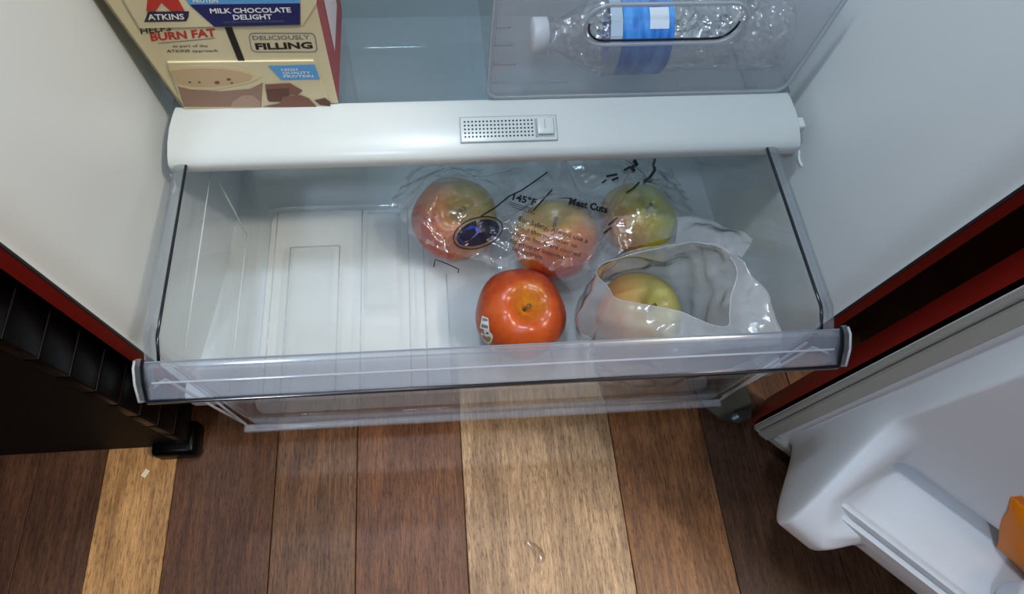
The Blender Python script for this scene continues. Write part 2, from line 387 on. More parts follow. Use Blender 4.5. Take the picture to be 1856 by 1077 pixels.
# ------------------------------------------------------------------ crisper drawer
drawer = fp(empty('crisper_drawer'), 'clear plastic crisper drawer pulled open')
DX = -0.0077
def rrect(x0, x1, y0, y1, r, n=6):
    p = []
    for cx, cy, a0 in ((x1-r, y1-r, 0), (x0+r, y1-r, 90), (x0+r, y0+r, 180), (x1-r, y0+r, 270)):
        for i in range(n+1):
            a = math.radians(a0 + 90*i/n); p.append((cx+r*math.cos(a), cy+r*math.sin(a)))
    return p
DZ = 0.170
levels = [(0.2215, 0.010, 0.236, DZ, 0.012), (0.2275, 0.0045, 0.2415, DZ+0.0006, 0.016), (0.2305, 0.0018, 0.2440, DZ+0.003, 0.018), (0.2318, 0.0005, 0.2455, DZ+0.008, 0.019),
          (0.2345, 0.0000, 0.2560, DZ+0.04, 0.021), (0.2390, 0.0005, 0.2720, DZ+0.10, 0.022), (0.2425, 0.0010, 0.3000, 0.334, 0.023), (0.2431, 0.0010, 0.3050, 0.3400, 0.024)]
v = []; f = []; 
for hx, y0, y1, z, r in levels: v += [(x+DX, y, z) for x, y in rrect(-hx, hx, y0, y1, r)]
n = len(v)//len(levels)
for i in range(len(levels)-1):
    for k in range(n): f.append((i*n+k, i*n+(k+1) % n, (i+1)*n+(k+1) % n, (i+1)*n+k))
tub = pyobj('drawer_tub', v, f, M_CLEAR); autosmooth(tub, 50); solid(tub, 0.0018, 1); sub(tub, drawer)
flo = pyobj('drawer_floor', v[:n], [tuple(range(n))], M_CLEARFLOOR); sub(flo, drawer)
# raised panels moulded in the floor and left side (thin proud frames)
def rib_frame(x0, x1, y0, y1, z, w=0.0028, h=0.0040, slope=0.005):
    a = rrect(x0, x1, y0, y1, 0.005, 4); b = rrect(x0+slope, x1-slope, y0+slope, y1-slope, 0.003, 4); n = len(a)
    v = [(x, y, z) for x, y in a] + [(x, y, z+h) for x, y in b]
    return v, [(k, (k+1) % n, n+(k+1) % n, n+k) for k in range(n)] + [tuple(range(n, 2*n))]
for (x0, x1, y0, y1) in ((-0.207, -0.153, 0.022, 0.192), (-0.128, -0.088, 0.112, 0.232), (-0.040, 0.010, 0.022, 0.232), (0.060, 0.115, 0.022, 0.192), (0.150, 0.200, 0.022, 0.192)):
    v, f = rib_frame(x0, x1, y0, y1, DZ+0.0003); o = autosmooth(pyobj('floor_panel', v, f, M_CLEARFLOOR), 20); sub(o, drawer)
M_RIB = clear('clear_rib_edge', (0.95, 0.96, 0.97), 0.6, 0.1, 0.8, (0.95, 0.97, 0.97))
M_RIBF = clear('floor_rib_plastic', (0.90, 0.92, 0.93), 0.30, 0.1, 1.6, (0.9, 0.93, 0.94))
bm = bmesh.new()
for x0, ya, yb in ((-0.2062, 0.02, 0.19), (-0.1538, 0.02, 0.19), (-0.0405, 0.012, 0.15), (-0.2225, 0.012, 0.235), (-0.0800, 0.012, 0.235), (-0.0640, 0.012, 0.235), (-0.1300, 0.012, 0.235)):
    add_tube(bm, [(x0, ya, DZ+0.0016), (x0, yb, DZ+0.0016)], 0.0006, 6)
add_tube(bm, [(-0.2062, 0.19, DZ+0.0018), (-0.1538, 0.19, DZ+0.0018)], 0.0006, 6)
sub(bmobj('floor_rib', bm, M_RIBF, smooth=True), drawer)['kind'] = 'stuff'
# left wall panel ridge
bm = bmesh.new()
def lw(y, z): return (DX-0.2345 - (z-(DZ+0.04))*0.07 + 0.0012, y, z)
add_tube(bm, [lw(0.02, 0.21), lw(0.185, 0.21)], 0.0006, 6); add_tube(bm, [lw(0.03, 0.30), lw(0.20, 0.30)], 0.0006, 6); add_tube(bm, [lw(0.185, 0.21), lw(0.20, 0.30)], 0.0008, 6)
sub(bmobj('side_rib', bm, M_RIB, smooth=True), drawer)
# side rails: top flange with a dark line, painted for refraction, on the inner edge that curls down towards the front
for s in (-1, 1):
    X = DX + s*0.2431
    nm = 16; ys = [0.308 - (0.308-0.004)*i/nm for i in range(nm+1)]
    v = []; f = []
    for y in ys:
        dz = -0.010*max(0, (0.022-y)/0.018)**2 if y < 0.022 else 0
        for (a, b) in ((0.000, 0.338), (0.000, 0.3425), (0.0045, 0.3425), (0.0090, 0.3415), (0.0100, 0.3370), (0.0090, 0.3350), (0.0050, 0.3380)):
            v.append((X + s*a, y, b + dz))
    for i in range(nm):
        for k in range(7): f.append((i*7+k, i*7+(k+1) % 7, (i+1)*7+(k+1) % 7, (i+1)*7+k))
    o = autosmooth(pyobj('side_rail', v, f, M_RAIL), 30); sub(o, drawer)
    bm = bmesh.new()
    pts = [(X - s*0.0006, y, 0.3412 + (-0.010*max(0, (0.022-y)/0.018)**2 if y < 0.022 else 0)) for y in ys]
    add_tube(bm, pts, 0.0011, 6); sub(bmobj('rail_edge', bm, M_RAILDARK, smooth=True), drawer)
# handle lip along the front
hp = [(0.0010, 0.3500), (-0.0025, 0.3492), (-0.0085, 0.3448), (-0.0112, 0.3422), (-0.0130, 0.3400), (-0.0200, 0.3352), (-0.0206, 0.3338), (-0.0190, 0.3330), (-0.0105, 0.3385), (-0.0070, 0.3425), (-0.0015, 0.3462), (0.0010, 0.3440)]
hd = extrude_x('drawer_handle', hp, DX-0.2440, DX+0.2440, M_HANDLE); autosmooth(hd, 25); sub(hd, drawer); hd['label'] = 'bluish clear handle lip'
bm = bmesh.new(); add_box(bm, (DX-0.2460, -0.0232, 0.3306), (DX+0.2460, -0.0208, 0.3340), 0.0006); sub(bmobj('handle_lower_edge', bm, M_RAILDARK), drawer)
bm = bmesh.new(); add_box(bm, (DX-0.2440, 0.0003, 0.3497), (DX+0.2440, 0.0013, 0.3503)); sub(bmobj('handle_upper_edge', bm, plain('edge_grey', (110, 122, 130), 0.2)), drawer)
bm = bmesh.new(); add_box(bm, (DX-0.2405, -0.0122, 0.3412), (DX+0.2405, -0.0108, 0.3430), 0.0004); sub(bmobj('handle_crease', bm, clear('handle_crease_plastic', (0.95, 0.96, 0.98), 0.35, 0.1, 1.0, (0.9, 0.93, 0.98))), drawer)
for s in (-1, 1):
    for nm, g, x0, x1, mt in (('end_cap_channel', 0.0002, 0.2440, 0.2462, M_RAILDARK), ('end_cap', 0.0010, 0.2462, 0.2500, M_RAIL)):
        P = [(0.0025+g, 0.3508), (-0.0030, 0.3502+g), (-0.0120, 0.3448+g), (-0.0215-g, 0.3350), (-0.0200, 0.3305-g), (-0.0060, 0.3305), (0.0025, 0.3370)]
        a, b = sorted((DX+s*x0, DX+s*x1)); o = extrude_x(nm, P, a, b, mt); sub(o, drawer)
    bm = bmesh.new(); e = DX + s*0.2502
    P = [(0.0020, 0.3512), (-0.0035, 0.3510), (-0.0130, 0.3452), (-0.0220, 0.3350), (-0.0205, 0.3305)]
    add_tube(bm, [(e, y, z) for y, z in P], 0.0009, 6); sub(bmobj('end_cap_rim', bm, M_RIB, smooth=True), drawer)
# short vertical steps at both ends of the front wall and a foot along the bottom
for s, x in ((-1, DX-0.2255), (1, DX+0.2265)):
    bm = bmesh.new(); add_tube(bm, [(x, -0.0018, 0.178), (x + s*0.002, -0.0018, 0.332)], 0.0011, 6); sub(bmobj('corner_edge', bm, M_RIB, smooth=True), drawer)
bm = bmesh.new(); add_box(bm, (DX-0.231, -0.006, DZ-0.008), (DX+0.231, 0.0015, DZ-0.001), 0.002); sub(bmobj('bottom_foot', bm, M_HANDLE), drawer)
for s in (-1, 1):
    bm = bmesh.new(); add_tube(bm, [(DX+s*0.2475, -0.012, 0.330), (DX+s*0.2440, 0.000, 0.315), (DX+s*0.2360, 0.0015, 0.22), (DX+s*0.2310, 0.002, 0.175)], 0.0012, 6)
    sub(bmobj('front_edge', bm, M_RIB, smooth=True), drawer)

# ------------------------------------------------------------------ open door (heightfield liner swung 135 degrees)
door = fp(empty('fridge_door'), 'open refrigerator door, off-white inside')
DC = Vector((0.3175, 0.003, 0)); DU = Vector((0.7071, -0.7071, 0)); DN = Vector((-0.7071, -0.7071, 0))
def dpt(s, h, z): return tuple(DC + DU*s + DN*h + Vector((0, 0, z)))
def ss(a, b, x):
    t = max(0.0, min(1.0, (x-a)/(b-a))); return t*t*(3-2*t)
DW, DT = 0.60, 1.10
def door_h(s, z):
    e = min(s, DW - s)
    wall = 0.030*ss(0.200, 0.300, z)                 # inner wall stands a little proud of the flange, hollowed behind the bin
    low = 0.030*ss(0.048, 0.075, z)*(1 - ss(0.17, 0.19, z))
    under = ss(0.055, 0.150, z)
    hb = max(0.093*under*(1 - ss(0.1765, 0.187, z)), wall, low)
    # corner post: bulges farther, its sloping top leans back into the door wall
    post = 0.125*ss(0.050, 0.150, z)
    if z > 0.12: post = min(post, 0.125 + (0.030-0.125)*ss(0.160, 0.262, z))
    side = ss(0.031, 0.042, e)                       # outer wall
    t = max(0.0, min(1.0, (z-0.165)/0.03))
    inner = 1 - ss(0.074 - 0.024*t, 0.110 - 0.014*t, e)
    inside = ss(0.040, 0.070, e)
    return side*max(post*inner + hb*(1-inner), min(post, 0.03) if z > 0.2 else 0, hb*inside)
sg = [0, 0.012, 0.024, 0.030] + [0.031 + 0.0014*i for i in range(62)] + [0.125, 0.14, 0.17, 0.2, 0.25, 0.3, 0.35, 0.4, 0.45, 0.475] + [DW - 0.1178 + 0.0036*i for i in range(25)] + [DW-0.028, DW-0.012, DW]
sg = sorted(set(round(x, 5) for x in sg))
zg = [0.030, 0.036, 0.042] + [0.046 + 0.0032*i for i in range(38)] + [0.1665 + 0.0014*i for i in range(24)] + [0.205 + 0.007*i for i in range(22)] + [0.38, 0.42, 0.48, 0.55, 0.7, 0.85, 0.98, 1.02, 1.05, DT]
zg = sorted(set(round(z, 5) for z in zg))
v = [dpt(s, door_h(s, z)*(1-ss(1.0, 1.05, z)), z) for z in zg for s in sg]; n = len(sg)
f = [(i*n+k, i*n+k+1, (i+1)*n+k+1, (i+1)*n+k) for i in range(len(zg)-1) for k in range(n-1)]
dl = pyobj('door_liner', v, f, M_DOOR, None, True)
sm = dl.modifiers.new('soften', 'SMOOTH'); sm.factor = 0.5; sm.iterations = 3
sub(dl, door); dl['label'] = 'off-white moulded door lining with a bottom bin'
# bin rail
bm = bmesh.new()
for (h0, h1, z0, z1) in ((0.0865, 0.0915, 0.176, 0.192), (0.0925, 0.0975, 0.170, 0.184)):
    q = []
    for s in (0.058, DW-0.058): q.append([bm.verts.new(dpt(s, h, z)) for h, z in ((h0, z0), (h1, z0), (h1, z1-0.001), ((h0+h1)/2, z1), (h0, z1-0.001))])
    for k in range(5): bm.faces.new((q[0][k], q[0][(k+1) % 5], q[1][(k+1) % 5], q[1][k]))
    bm.faces.new(q[0][::-1]); bm.faces.new(q[1])
bmesh.ops.recalc_face_normals(bm, faces=bm.faces)
sub(bmobj('bin_rail', bm, M_DOOR), door)
# gasket: bead running round the flange
bm = bmesh.new()
def strip(s0, s1, z0, z1, h):
    q = [bm.verts.new(dpt(s, hh, z)) for hh in (-0.001, h) for s, z in ((s0, z0), (s1, z0), (s1, z1), (s0, z1))]
    for a in ((0,1,2,3), (4,5,6,7), (0,1,5,4), (1,2,6,5), (2,3,7,6), (3,0,4,7)): bm.faces.new([q[i] for i in a])
strip(0.0035, 0.0085, 0.034, DT-0.004, 0.0045); strip(0.0105, 0.0240, 0.034, DT-0.004, 0.0060)
strip(0.0035, DW-0.004, 0.034, 0.0385, 0.0045); strip(0.0240, DW-0.024, 0.0405, 0.050, 0.0060); strip(DW-0.024, DW-0.004, 0.034, DT-0.004, 0.006)
bmesh.ops.recalc_face_normals(bm, faces=bm.faces); bmesh.ops.bevel(bm, geom=list(bm.edges), offset=0.0012, segments=2, affect='EDGES')
sub(autosmooth(bmobj('gasket', bm, M_GASKET), 40), door)
bm = bmesh.new(); strip(0.0245, 0.0262, 0.05, DT-0.03, 0.0003)
sub(bmobj('gasket_groove', bm, plain('groove_grey', (92, 90, 82), 0.7)), door)
# outer skin of the door with rounded edge
bm = bmesh.new()
P = [(-0.001, -0.0015), (-0.002, -0.012), (-0.0015, -0.042), (0.006, -0.054), (0.02, -0.058), (DW-0.02, -0.058), (DW-0.006, -0.054), (DW+0.0015, -0.042), (DW+0.002, -0.012), (DW+0.001, -0.0015)]
lo = [bm.verts.new(dpt(s, h, 0.032)) for s, h in P]; hi = [bm.verts.new(dpt(s, h, DT)) for s, h in P]
for i in range(len(P)-1): bm.faces.new((lo[i], lo[i+1], hi[i+1], hi[i]))
bm.faces.new(lo); bm.faces.new(hi); bmesh.ops.recalc_face_normals(bm, faces=bm.faces)
sub(autosmooth(bmobj('door_skin', bm, M_RED), 40), door); 
# hinge bracket at the foot of the cabinet
bm = bmesh.new()
pts = [(0.262, 0.055), (0.268, 0.030), (0.284, 0.012), (0.304, 0.006), (0.322, 0.012), (0.327, 0.030), (0.327, 0.055)]
lo = [bm.verts.new((x, y, 0.024)) for x, y in pts]; hi = [bm.verts.new((x, y, 0.028)) for x, y in pts]
for i in range(len(pts)): bm.faces.new((lo[i], lo[(i+1) % len(pts)], hi[(i+1) % len(pts)], hi[i]))
bm.faces.new(lo[::-1]); bm.faces.new(hi); bmesh.ops.recalc_face_normals(bm, faces=bm.faces)
add_tube(bm, [(0.308, 0.016, 0.024), (0.308, 0.016, 0.036)], 0.006, 12); add_tube(bm, [(0.284, 0.030, 0.0275), (0.284, 0.030, 0.0315)], 0.0055, 6)
hg = fp(bmobj('hinge_bracket', bm, M_METAL), 'dull metal bottom hinge')
for s in (-1, 1):
    bm = bmesh.new(); add_tube(bm, [(s*0.27, 0.21, 0.0), (s*0.27, 0.21, 0.04)], 0.018, 16); fp(bmobj('leveling_foot', bm, M_BLACKGASKET))

# ------------------------------------------------------------------ black slatted unit at the left
cab = tag(empty('slatted_cabinet', (-0.55, 0.02, 0)), 'black slatted cabinet standing on the floor left of the refrigerator', 'cabinet')
def cp(o): o.parent = cab; o.matrix_parent_inverse = Matrix.Translation(-cab.location); return o
cp(box('core', (-0.745, 0.030, 0.012), (-0.350, 0.44, 0.74), M_BLACK, bev=0.004))
cp(box('front_panel', (-0.750, 0.020, 0.010), (-0.352, 0.032, 0.74), M_BLACKF, bev=0.004))
z = 0.0375
bmS = bmesh.new(); add_box(bmS, (-0.006, -0.213, 0), (0.006, 0.213, 0.0402), 0.0018, 2); meS = bpy.data.meshes.new('slat'); bmS.to_mesh(meS); bmS.free()
meS.materials.append(M_BLACK)
for p_ in meS.polygons: p_.use_smooth = True
while z < 0.72:
    for sx in (-0.3465, -0.7485):
        o = bpy.data.objects.new('slat', meS); COL.objects.link(o); o.location = (sx, 0.2300, z); cp(o)
    z += 0.0407
cp(box('top_board', (-0.755, 0.012, z), (-0.338, 0.45, z+0.02), M_BLACK, bev=0.004))
for x, y in ((-0.362, 0.024), (-0.732, 0.024), (-0.362, 0.42), (-0.732, 0.42)):
    cp(box('foot', (x-0.024, y-0.018, 0.0), (x+0.026, y+0.022, 0.030), M_BLACK, bev=0.006))

sc2 = tag(empty('shade_cabinet', (0.75, 0.10, 0)), 'dark brown cabinet added to shade the gap between refrigerator and open door', 'cabinet')  # added cabinet, blocks the ceiling lamp so the gap floor stays dark
M_DBROWN = plain('dark_brown_veneer', (46, 32, 24), 0.5, 0.4, var=0.6, bscale=30)
for nm, lo, hi in (('cabinet_side', (0.470, 0.075, 0.06), (0.488, 0.60, 0.86)), ('cabinet_front', (0.488, 0.075, 0.06), (1.02, 0.093, 0.86)), ('plinth', (0.478, 0.125, 0.0), (1.02, 0.60, 0.06)), ('worktop', (0.462, 0.060, 0.86), (1.03, 0.60, 0.895))):
    o = box(nm, lo, hi, M_DBROWN, None, 0.002); o.parent = sc2; o.matrix_parent_inverse = Matrix.Translation(-sc2.location)

# ------------------------------------------------------------------ lettering helper
def text_mesh(body, bold=0.0, align_w=1.0, cut=0):
    cu = bpy.data.curves.new('t', 'FONT'); cu.body = body; cu.size = 1.0; cu.offset = bold; cu.resolution_u = 2; cu.fill_mode = 'FRONT'
    o = bpy.data.objects.new('t', cu); COL.objects.link(o)
    dg = bpy.context.evaluated_depsgraph_get(); me = bpy.data.meshes.new_from_object(o.evaluated_get(dg))
    bpy.data.objects.remove(o); bpy.data.curves.remove(cu)
    if cut:
        bm = bmesh.new(); bm.from_mesh(me); bmesh.ops.triangulate(bm, faces=bm.faces)
        bmesh.ops.subdivide_edges(bm, edges=[e for e in bm.edges if e.calc_length() > 0.25], cuts=cut); bm.to_mesh(me); bm.free()
    v = np.array([q.co[:2] for q in me.vertices]); f = [tuple(p.vertices) for p in me.polygons]; bpy.data.meshes.remove(me)
    x0, x1 = v[:, 0].min(), v[:, 0].max(); v[:, 0] = (v[:, 0]-x0)/(x1-x0); v[:, 1] /= 0.70
    return v, f          # x 0..1, y 0..1 = cap height

def flat_mat(name, rgb, rough=0.45): return plain(name, rgb, rough, 0.4)

# ------------------------------------------------------------------ snack carton on the shelf
carton = tag(empty('carton', (-0.19, 0.26, 0.3575)), 'cream printed cardboard carton of milk chocolate shakes standing on the glass shelf', 'carton')
def kid(o, parent): o.parent = parent; o.matrix_parent_inverse = Matrix.Translation(-Vector(parent.location)); return o
CY0 = 0.2185
def onbox(u, lift=0.0):
    p = at(u, 'y', CY0 - lift); return Vector((p[0], CY0 - lift, p[2]))
M_CREAM = plain('cream_card', (214, 203, 166), 0.5, 0.3)
M_CREAM2 = plain('cream_card_recess', (218, 205, 165), 0.55, 0.3)
M_CARDED = plain('grey_card_edge', (96, 96, 80), 0.8)
M_PINKRED = plain('red_card', (150, 62, 62), 0.5)
zb = 0.3575; BX0, BX1 = -0.2535, -0.1268
ztop = 0.545
def prism(name, poly_px, lift0, lift1, mat, parent):
    n = len(poly_px); a = [onbox(p, lift0) for p in poly_px]; b = [onbox(p, lift0) - Vector((0, lift1-lift0, 0)) for p in poly_px]
    bm = bmesh.new(); A = [bm.verts.new(q) for q in a]; B = [bm.verts.new(q) for q in b]
    for i in range(n): bm.faces.new((A[i], A[(i+1) % n], B[(i+1) % n], B[i]))
    bm.faces.new(B); bmesh.ops.recalc_face_normals(bm, faces=bm.faces)
    if bm.faces[-1].normal.y > 0: bmesh.ops.reverse_faces(bm, faces=bm.faces)
    bmesh.ops.triangulate(bm, faces=[f for f in bm.faces if len(f.verts) > 4])
    return kid(bmobj(name, bm, mat), parent)
# body : slightly flared on the torn left edge
v = [(BX0, CY0, zb), (BX1, CY0, zb), (BX1, CY0+0.11, zb), (BX0, CY0+0.11, zb), (BX0-0.0225, CY0, ztop), (BX1, CY0, ztop), (BX1, CY0+0.11, ztop), (BX0-0.0145, CY0+0.11, ztop)]
bd = kid(pyobj('carton_body', v, [(3,2,1,0), (4,5,6,7), (0,1,5,4), (2,3,7,6), (3,0,4,7)], M_CREAM), carton)
kid(pyobj('side_face', [v[1], v[2], v[6], v[5]], [(0,1,2,3)], M_PINKRED), carton)['label'] = 'red side face'
kid(pyobj('side_patch', [(BX1+0.0003, CY0+0.030, zb+0.026), (BX1+0.0003, CY0+0.085, zb+0.026), (BX1+0.0003, CY0+0.085, zb+0.15), (BX1+0.0003, CY0+0.030, zb+0.15)], [(0,1,2,3)], flat_mat('pale_patch', (205, 196, 200))), carton)
# torn left edge
bm = bmesh.new(); random.seed(3); q0 = None
for i in range(41):
    t = i/40; z = zb + t*(ztop-zb); x = BX0 - 0.0225*t
    a = bm.verts.new((x - 0.0016 - 0.0012*random.random(), CY0+0.0012, z)); b = bm.verts.new((x+0.0012, CY0-0.0004, z)); c = bm.verts.new((x-0.0005, CY0+0.006, z))
    if q0: bm.faces.new((q0[0], q0[1], b, a)); bm.faces.new((q0[2], q0[0], a, c))
    q0 = (a, b, c)
kid(bmobj('torn_edge', bm, M_CARDED), carton)
low = prism('lower_flap', [(304, 111), (568, 108), (600, 193.5), (334, 195.5)], 0.0, 0.0016, M_CREAM, carton)
upp = prism('upper_flap', [(212, -30), (575, -30), (574, 2), (548, 43), (387, 45.5), (255, 48.5), (226, 0)], 0.0, 0.0016, M_CREAM, carton)
def ink(name, poly, mat, lift=0.0019, parent=carton): return prism(name, poly, lift, lift+0.00012, mat, parent)
def c1(*pts): return [(200 + x/3.474, y/3.474) for x, y in pts]
NAVY = flat_mat('navy_ink', (32, 36, 92)); SKY = flat_mat('sky_ink', (92, 158, 212)); REDI = flat_mat('red_ink', (186, 50, 40)); BLK = flat_mat('black_ink', (32, 24, 24)); WHT = flat_mat('white_ink', (236, 236, 230)); GRY = flat_mat('grey_ink', (112, 118, 122))
PLUM = flat_mat('plum_ink', (44, 36, 62))
ink('print', c1((500, 30), (1195, 22), (1197, 155), (655, 168)), NAVY)
ink('print', c1((440, -60), (1192, -60), (1195, 20), (497, 28)), SKY)
ink('print', c1((236, 74), (495, 71), (492, 105), (478, 133), (213, 138), (226, 105)), PLUM)
ink('print', c1((240, -60), (300, -60), (395, -60), (466, 68), (380, 70), (322, 15), (285, 71), (226, 71)), REDI)
ink('print', c1((720, 172), (764, 171), (848, 386), (806, 386)), BLK, 0.0003)
ink('print', c1((992, 414), (1288, 406), (1322, 498), (1078, 503)), SKY)
# shake glass and chocolate pieces on the lower flap
def ell(cx, cy, rx, ry, a0=0, a1=360, n=28): return [(cx + rx*math.cos(math.radians(a0+(a1-a0)*i/n)), cy + ry*math.sin(math.radians(a0+(a1-a0)*i/n))) for i in range(n+1 if a1-a0 < 360 else n)]
TAN = flat_mat('shake_foam_ink', (196, 170, 132)); TAN2 = flat_mat('glass_rim_ink', (214, 196, 152)); MOC = flat_mat('shake_ink', (150, 118, 100)); MOC2 = flat_mat('shake_light_ink', (172, 142, 122)); CHO = flat_mat('chocolate_ink', (128, 84, 68)); CHO2 = flat_mat('chocolate_dark_ink', (98, 60, 48))
ink('print', c1((424, 540), (500, 566), (700, 575), (880, 560), (960, 520), (950, 672), (462, 672)), MOC, 0.0018)
ink('print', c1((770, 640), (830, 600), (900, 600), (944, 640), (944, 672), (760, 672)), MOC2, 0.0021)
ink('print', c1((366, 425), (420, 416), (520, 410), (660, 412), (800, 425), (900, 450), (948, 475), (930, 500), (880, 520), (700, 560), (520, 566), (430, 545), (395, 490)), TAN2, 0.0020)
ink('print', c1((376, 446), (450, 434), (560, 428), (680, 430), (800, 444), (900, 474), (880, 506), (760, 535), (640, 547), (520, 546), (425, 526), (390, 474)), TAN, 0.0022)
for (x, y, r) in ((672, 520, 18), (500, 518, 10), (560, 518, 10), (745, 500, 14), (765, 522, 10)):
    ink('print', c1(*ell(x, y, r, r*0.6, n=10)), CHO, 0.0024)
ink('print', c1((974, 532), (1130, 524), (1210, 570), (1180, 600), (1120, 590), (1010, 640), (990, 630)), CHO, 0.0020)
ink('print', c1((980, 566), (1125, 558), (1128, 600), (1075, 610), (1072, 640), (1000, 640)), CHO2, 0.0023)
ink('print', c1((1070, 650), (1080, 605), (1200, 600), (1250, 620), (1300, 672), (960, 672)), CHO, 0.0021)
ink('print', c1((1285, 632), (1350, 618), (1385, 640), (1385, 668), (1320, 660)), CHO2, 0.0021)
def box_text(body, p0, p1, cap_px, mat, bold=0.0, lift=0.0021, shear=0.0):
    """p0,p1 baseline ends in photo pixels; cap height in pixels"""
    v, f = text_mesh(body, bold); p0, p1 = np.array(p0, float), np.array(p1, float); d = p1 - p0
    up = np.array([-0.23, -0.97]) if True else None
    P = [onbox(tuple(p0 + d*x + up*cap_px*y), lift) for x, y in v]
    o = pyobj('lettering', P, f, mat); return kid(o, carton)
def b1(x, y): return (200 + x/3.474, y/3.474)
box_text('ATKINS', b1(238, 126), b1(468, 122), 10.5, WHT, 0.02)
box_text('MILK CHOCOLATE', b1(630, 84), b1(1140, 77), 9.0, WHT, 0.03)
box_text('DELIGHT', b1(776, 124), b1(1022, 120), 9.0, WHT, 0.03)
box_text('NATURALLY & ARTIFICIALLY FLAVORED', b1(716, 146), b1(1098, 139), 3.6, GRY, 0.0)
box_text('PROTEIN', b1(522, 17), b1(680, 17), 7.0, WHT, 0.02)
box_text('HELPS', b1(194, 216), b1(384, 192), 10.5, BLK, 0.012, 0.0003)
box_text('BURN FAT', b1(258, 258), b1(668, 228), 14.0, REDI, 0.03, 0.0003)
ink('print', c1((300, 271), (660, 238), (660, 241), (300, 274)), GRY, 0.0003)
box_text('as part of the', b1(394, 298), b1(614, 297), 5.0, BLK, 0.0, 0.0003)
box_text('ATKINS approach', b1(356, 331), b1(676, 327), 5.2, BLK, 0.0, 0.0003)
box_text('DELICIOUSLY', b1(898, 252), b1(1258, 248), 8.0, GRY, 0.01, 0.0003)
box_text('FILLING', b1(918, 312), b1(1276, 304), 11.5, BLK, 0.035, 0.0003)
for i, (t, xa, xb, y) in enumerate((('HIGH', 1078, 1180, 447), ('QUALITY', 1086, 1262, 467), ('PROTEIN', 1092, 1280, 489))):
    box_text(t, b1(xa, y), b1(xb, y-2), 4.6, WHT, 0.015)
# rounded outline round DELICIOUSLY FILLING
def rr_px(x0, y0, x1, y1, r, skew):
    p = []
    for cx, cy, a0 in ((x1-r, y0+r, -90), (x1-r, y1-r, 0), (x0+r, y1-r, 90), (x0+r, y0+r, 180)):
        for i in range(6):
            a = math.radians(a0 + 18*i); y = cy + r*math.sin(a); p.append((cx + r*math.cos(a) + skew*(y-y0), y))
    return p
o_ = rr_px(868, 207, 1288, 330, 30, 0.17); i_ = rr_px(873, 212, 1283, 325, 26, 0.17); n = len(o_)
vv = [onbox(p, 0.0003) for p in c1(*o_)] + [onbox(p, 0.0003) for p in c1(*i_)]
kid(pyobj('print', vv, [(k, (k+1) % n, n+(k+1) % n, n+k) for k in range(n)], GRY), carton)

# ------------------------------------------------------------------ clear bin with the water bottle
bin_ = tag(empty('storage_bin', (0.13, 0.35, 0.3575)), 'clear plastic storage bin with an oval handle slot standing on the glass shelf', 'storage bin')
BY = 0.2205; bl = at((884, 176), 'y', BY)[0]; br = at((1424, 157), 'y', BY)[0]; z0 = 0.3578; z1 = 0.468
sl0 = at((1050, 78), 'y', BY); sl1 = at((1368, 4), 'y', BY)
def rr2(x0, x1, y0, y1, r, n=6): return rrect(x0, x1, y0, y1, r, n)
# front wall with slot: ring between outer rounded rect and slot outline
outer = rr2(bl, br, z0, z1, 0.010); slot = rr2(sl0[0]+0.004, sl1[0]-0.004, sl0[2]+0.002, sl1[2]-0.002, (sl1[2]-sl0[2])/2-0.0025)
bm = bmesh.new()
A = [bm.verts.new((x, BY, z)) for x, z in outer]; B = [bm.verts.new((x, BY, z)) for x, z in slot]
EA = [bm.edges.new((A[i], A[(i+1) % len(A)])) for i in range(len(A))]; EB = [bm.edges.new((B[i], B[(i+1) % len(B)])) for i in range(len(B))]
bmesh.ops.triangle_fill(bm, edges=EA+EB, use_beauty=True)
fw = kid(bmobj('front_wall', bm, M_BIN), bin_); solid(fw, 0.0022, 0)
back = [(bl, BY), (bl, 0.50), (br, 0.50), (br, BY)]
v = []; f = []
for z in (z0+0.002, z1): v += [(x, y, z) for x, y in back]
f = [(0,1,5,4), (1,2,6,5), (2,3,7,6)]
kid(pyobj('bin_walls', v, f, M_BIN), bin_)
kid(pyobj('bin_base', [(bl, BY, z0), (br, BY, z0), (br, 0.50, z0), (bl, 0.50, z0)], [(0,1,2,3)], M_BIN), bin_)
bm = bmesh.new()
P = [(x, BY-0.0004, z) for x, z in outer]; add_tube(bm, P[len(P)//4:] + P[:1], 0.0020, 8)
kid(bmobj('bin_rim', bm, M_BINEDGE, smooth=True), bin_)
bm = bmesh.new()
so = rr2(sl0[0], sl1[0], sl0[2]-0.001, sl1[2]+0.001, (sl1[2]-sl0[2])/2); P = [(x, BY-0.0014, z) for x, z in so]; add_tube(bm, P + P[:2], 0.0015, 8)
kid(bmobj('handle_slot_rim', bm, M_BINEDGE, smooth=True), bin_)['label'] = 'raised oval rim of the handle slot'
bm = bmesh.new(); n = len(slot); P = [(x, BY-0.0002, z) for x, z in slot]
lowp = [p for p in P if p[2] < (sl0[2]+sl1[2])/2 + 0.002]; add_tube(bm, sorted(lowp, key=lambda q: q[0]), 0.0010, 6)
kid(bmobj('slot_lower_edge', bm, M_RAILDARK, smooth=True), bin_)
bm = bmesh.new()
for yy, xe in ((50, 925), (82, 930), (117, 935), (150, 1030)):
    a = at((892, yy), 'y', BY-0.0006); b = at((xe, yy-1), 'y', BY-0.0006); add_tube(bm, [a, b], 0.00055, 6)
kid(bmobj('bin_ridge', bm, plain('pale_bin_ridge', (176, 182, 188), 0.3), smooth=True), bin_)['kind'] = 'stuff'

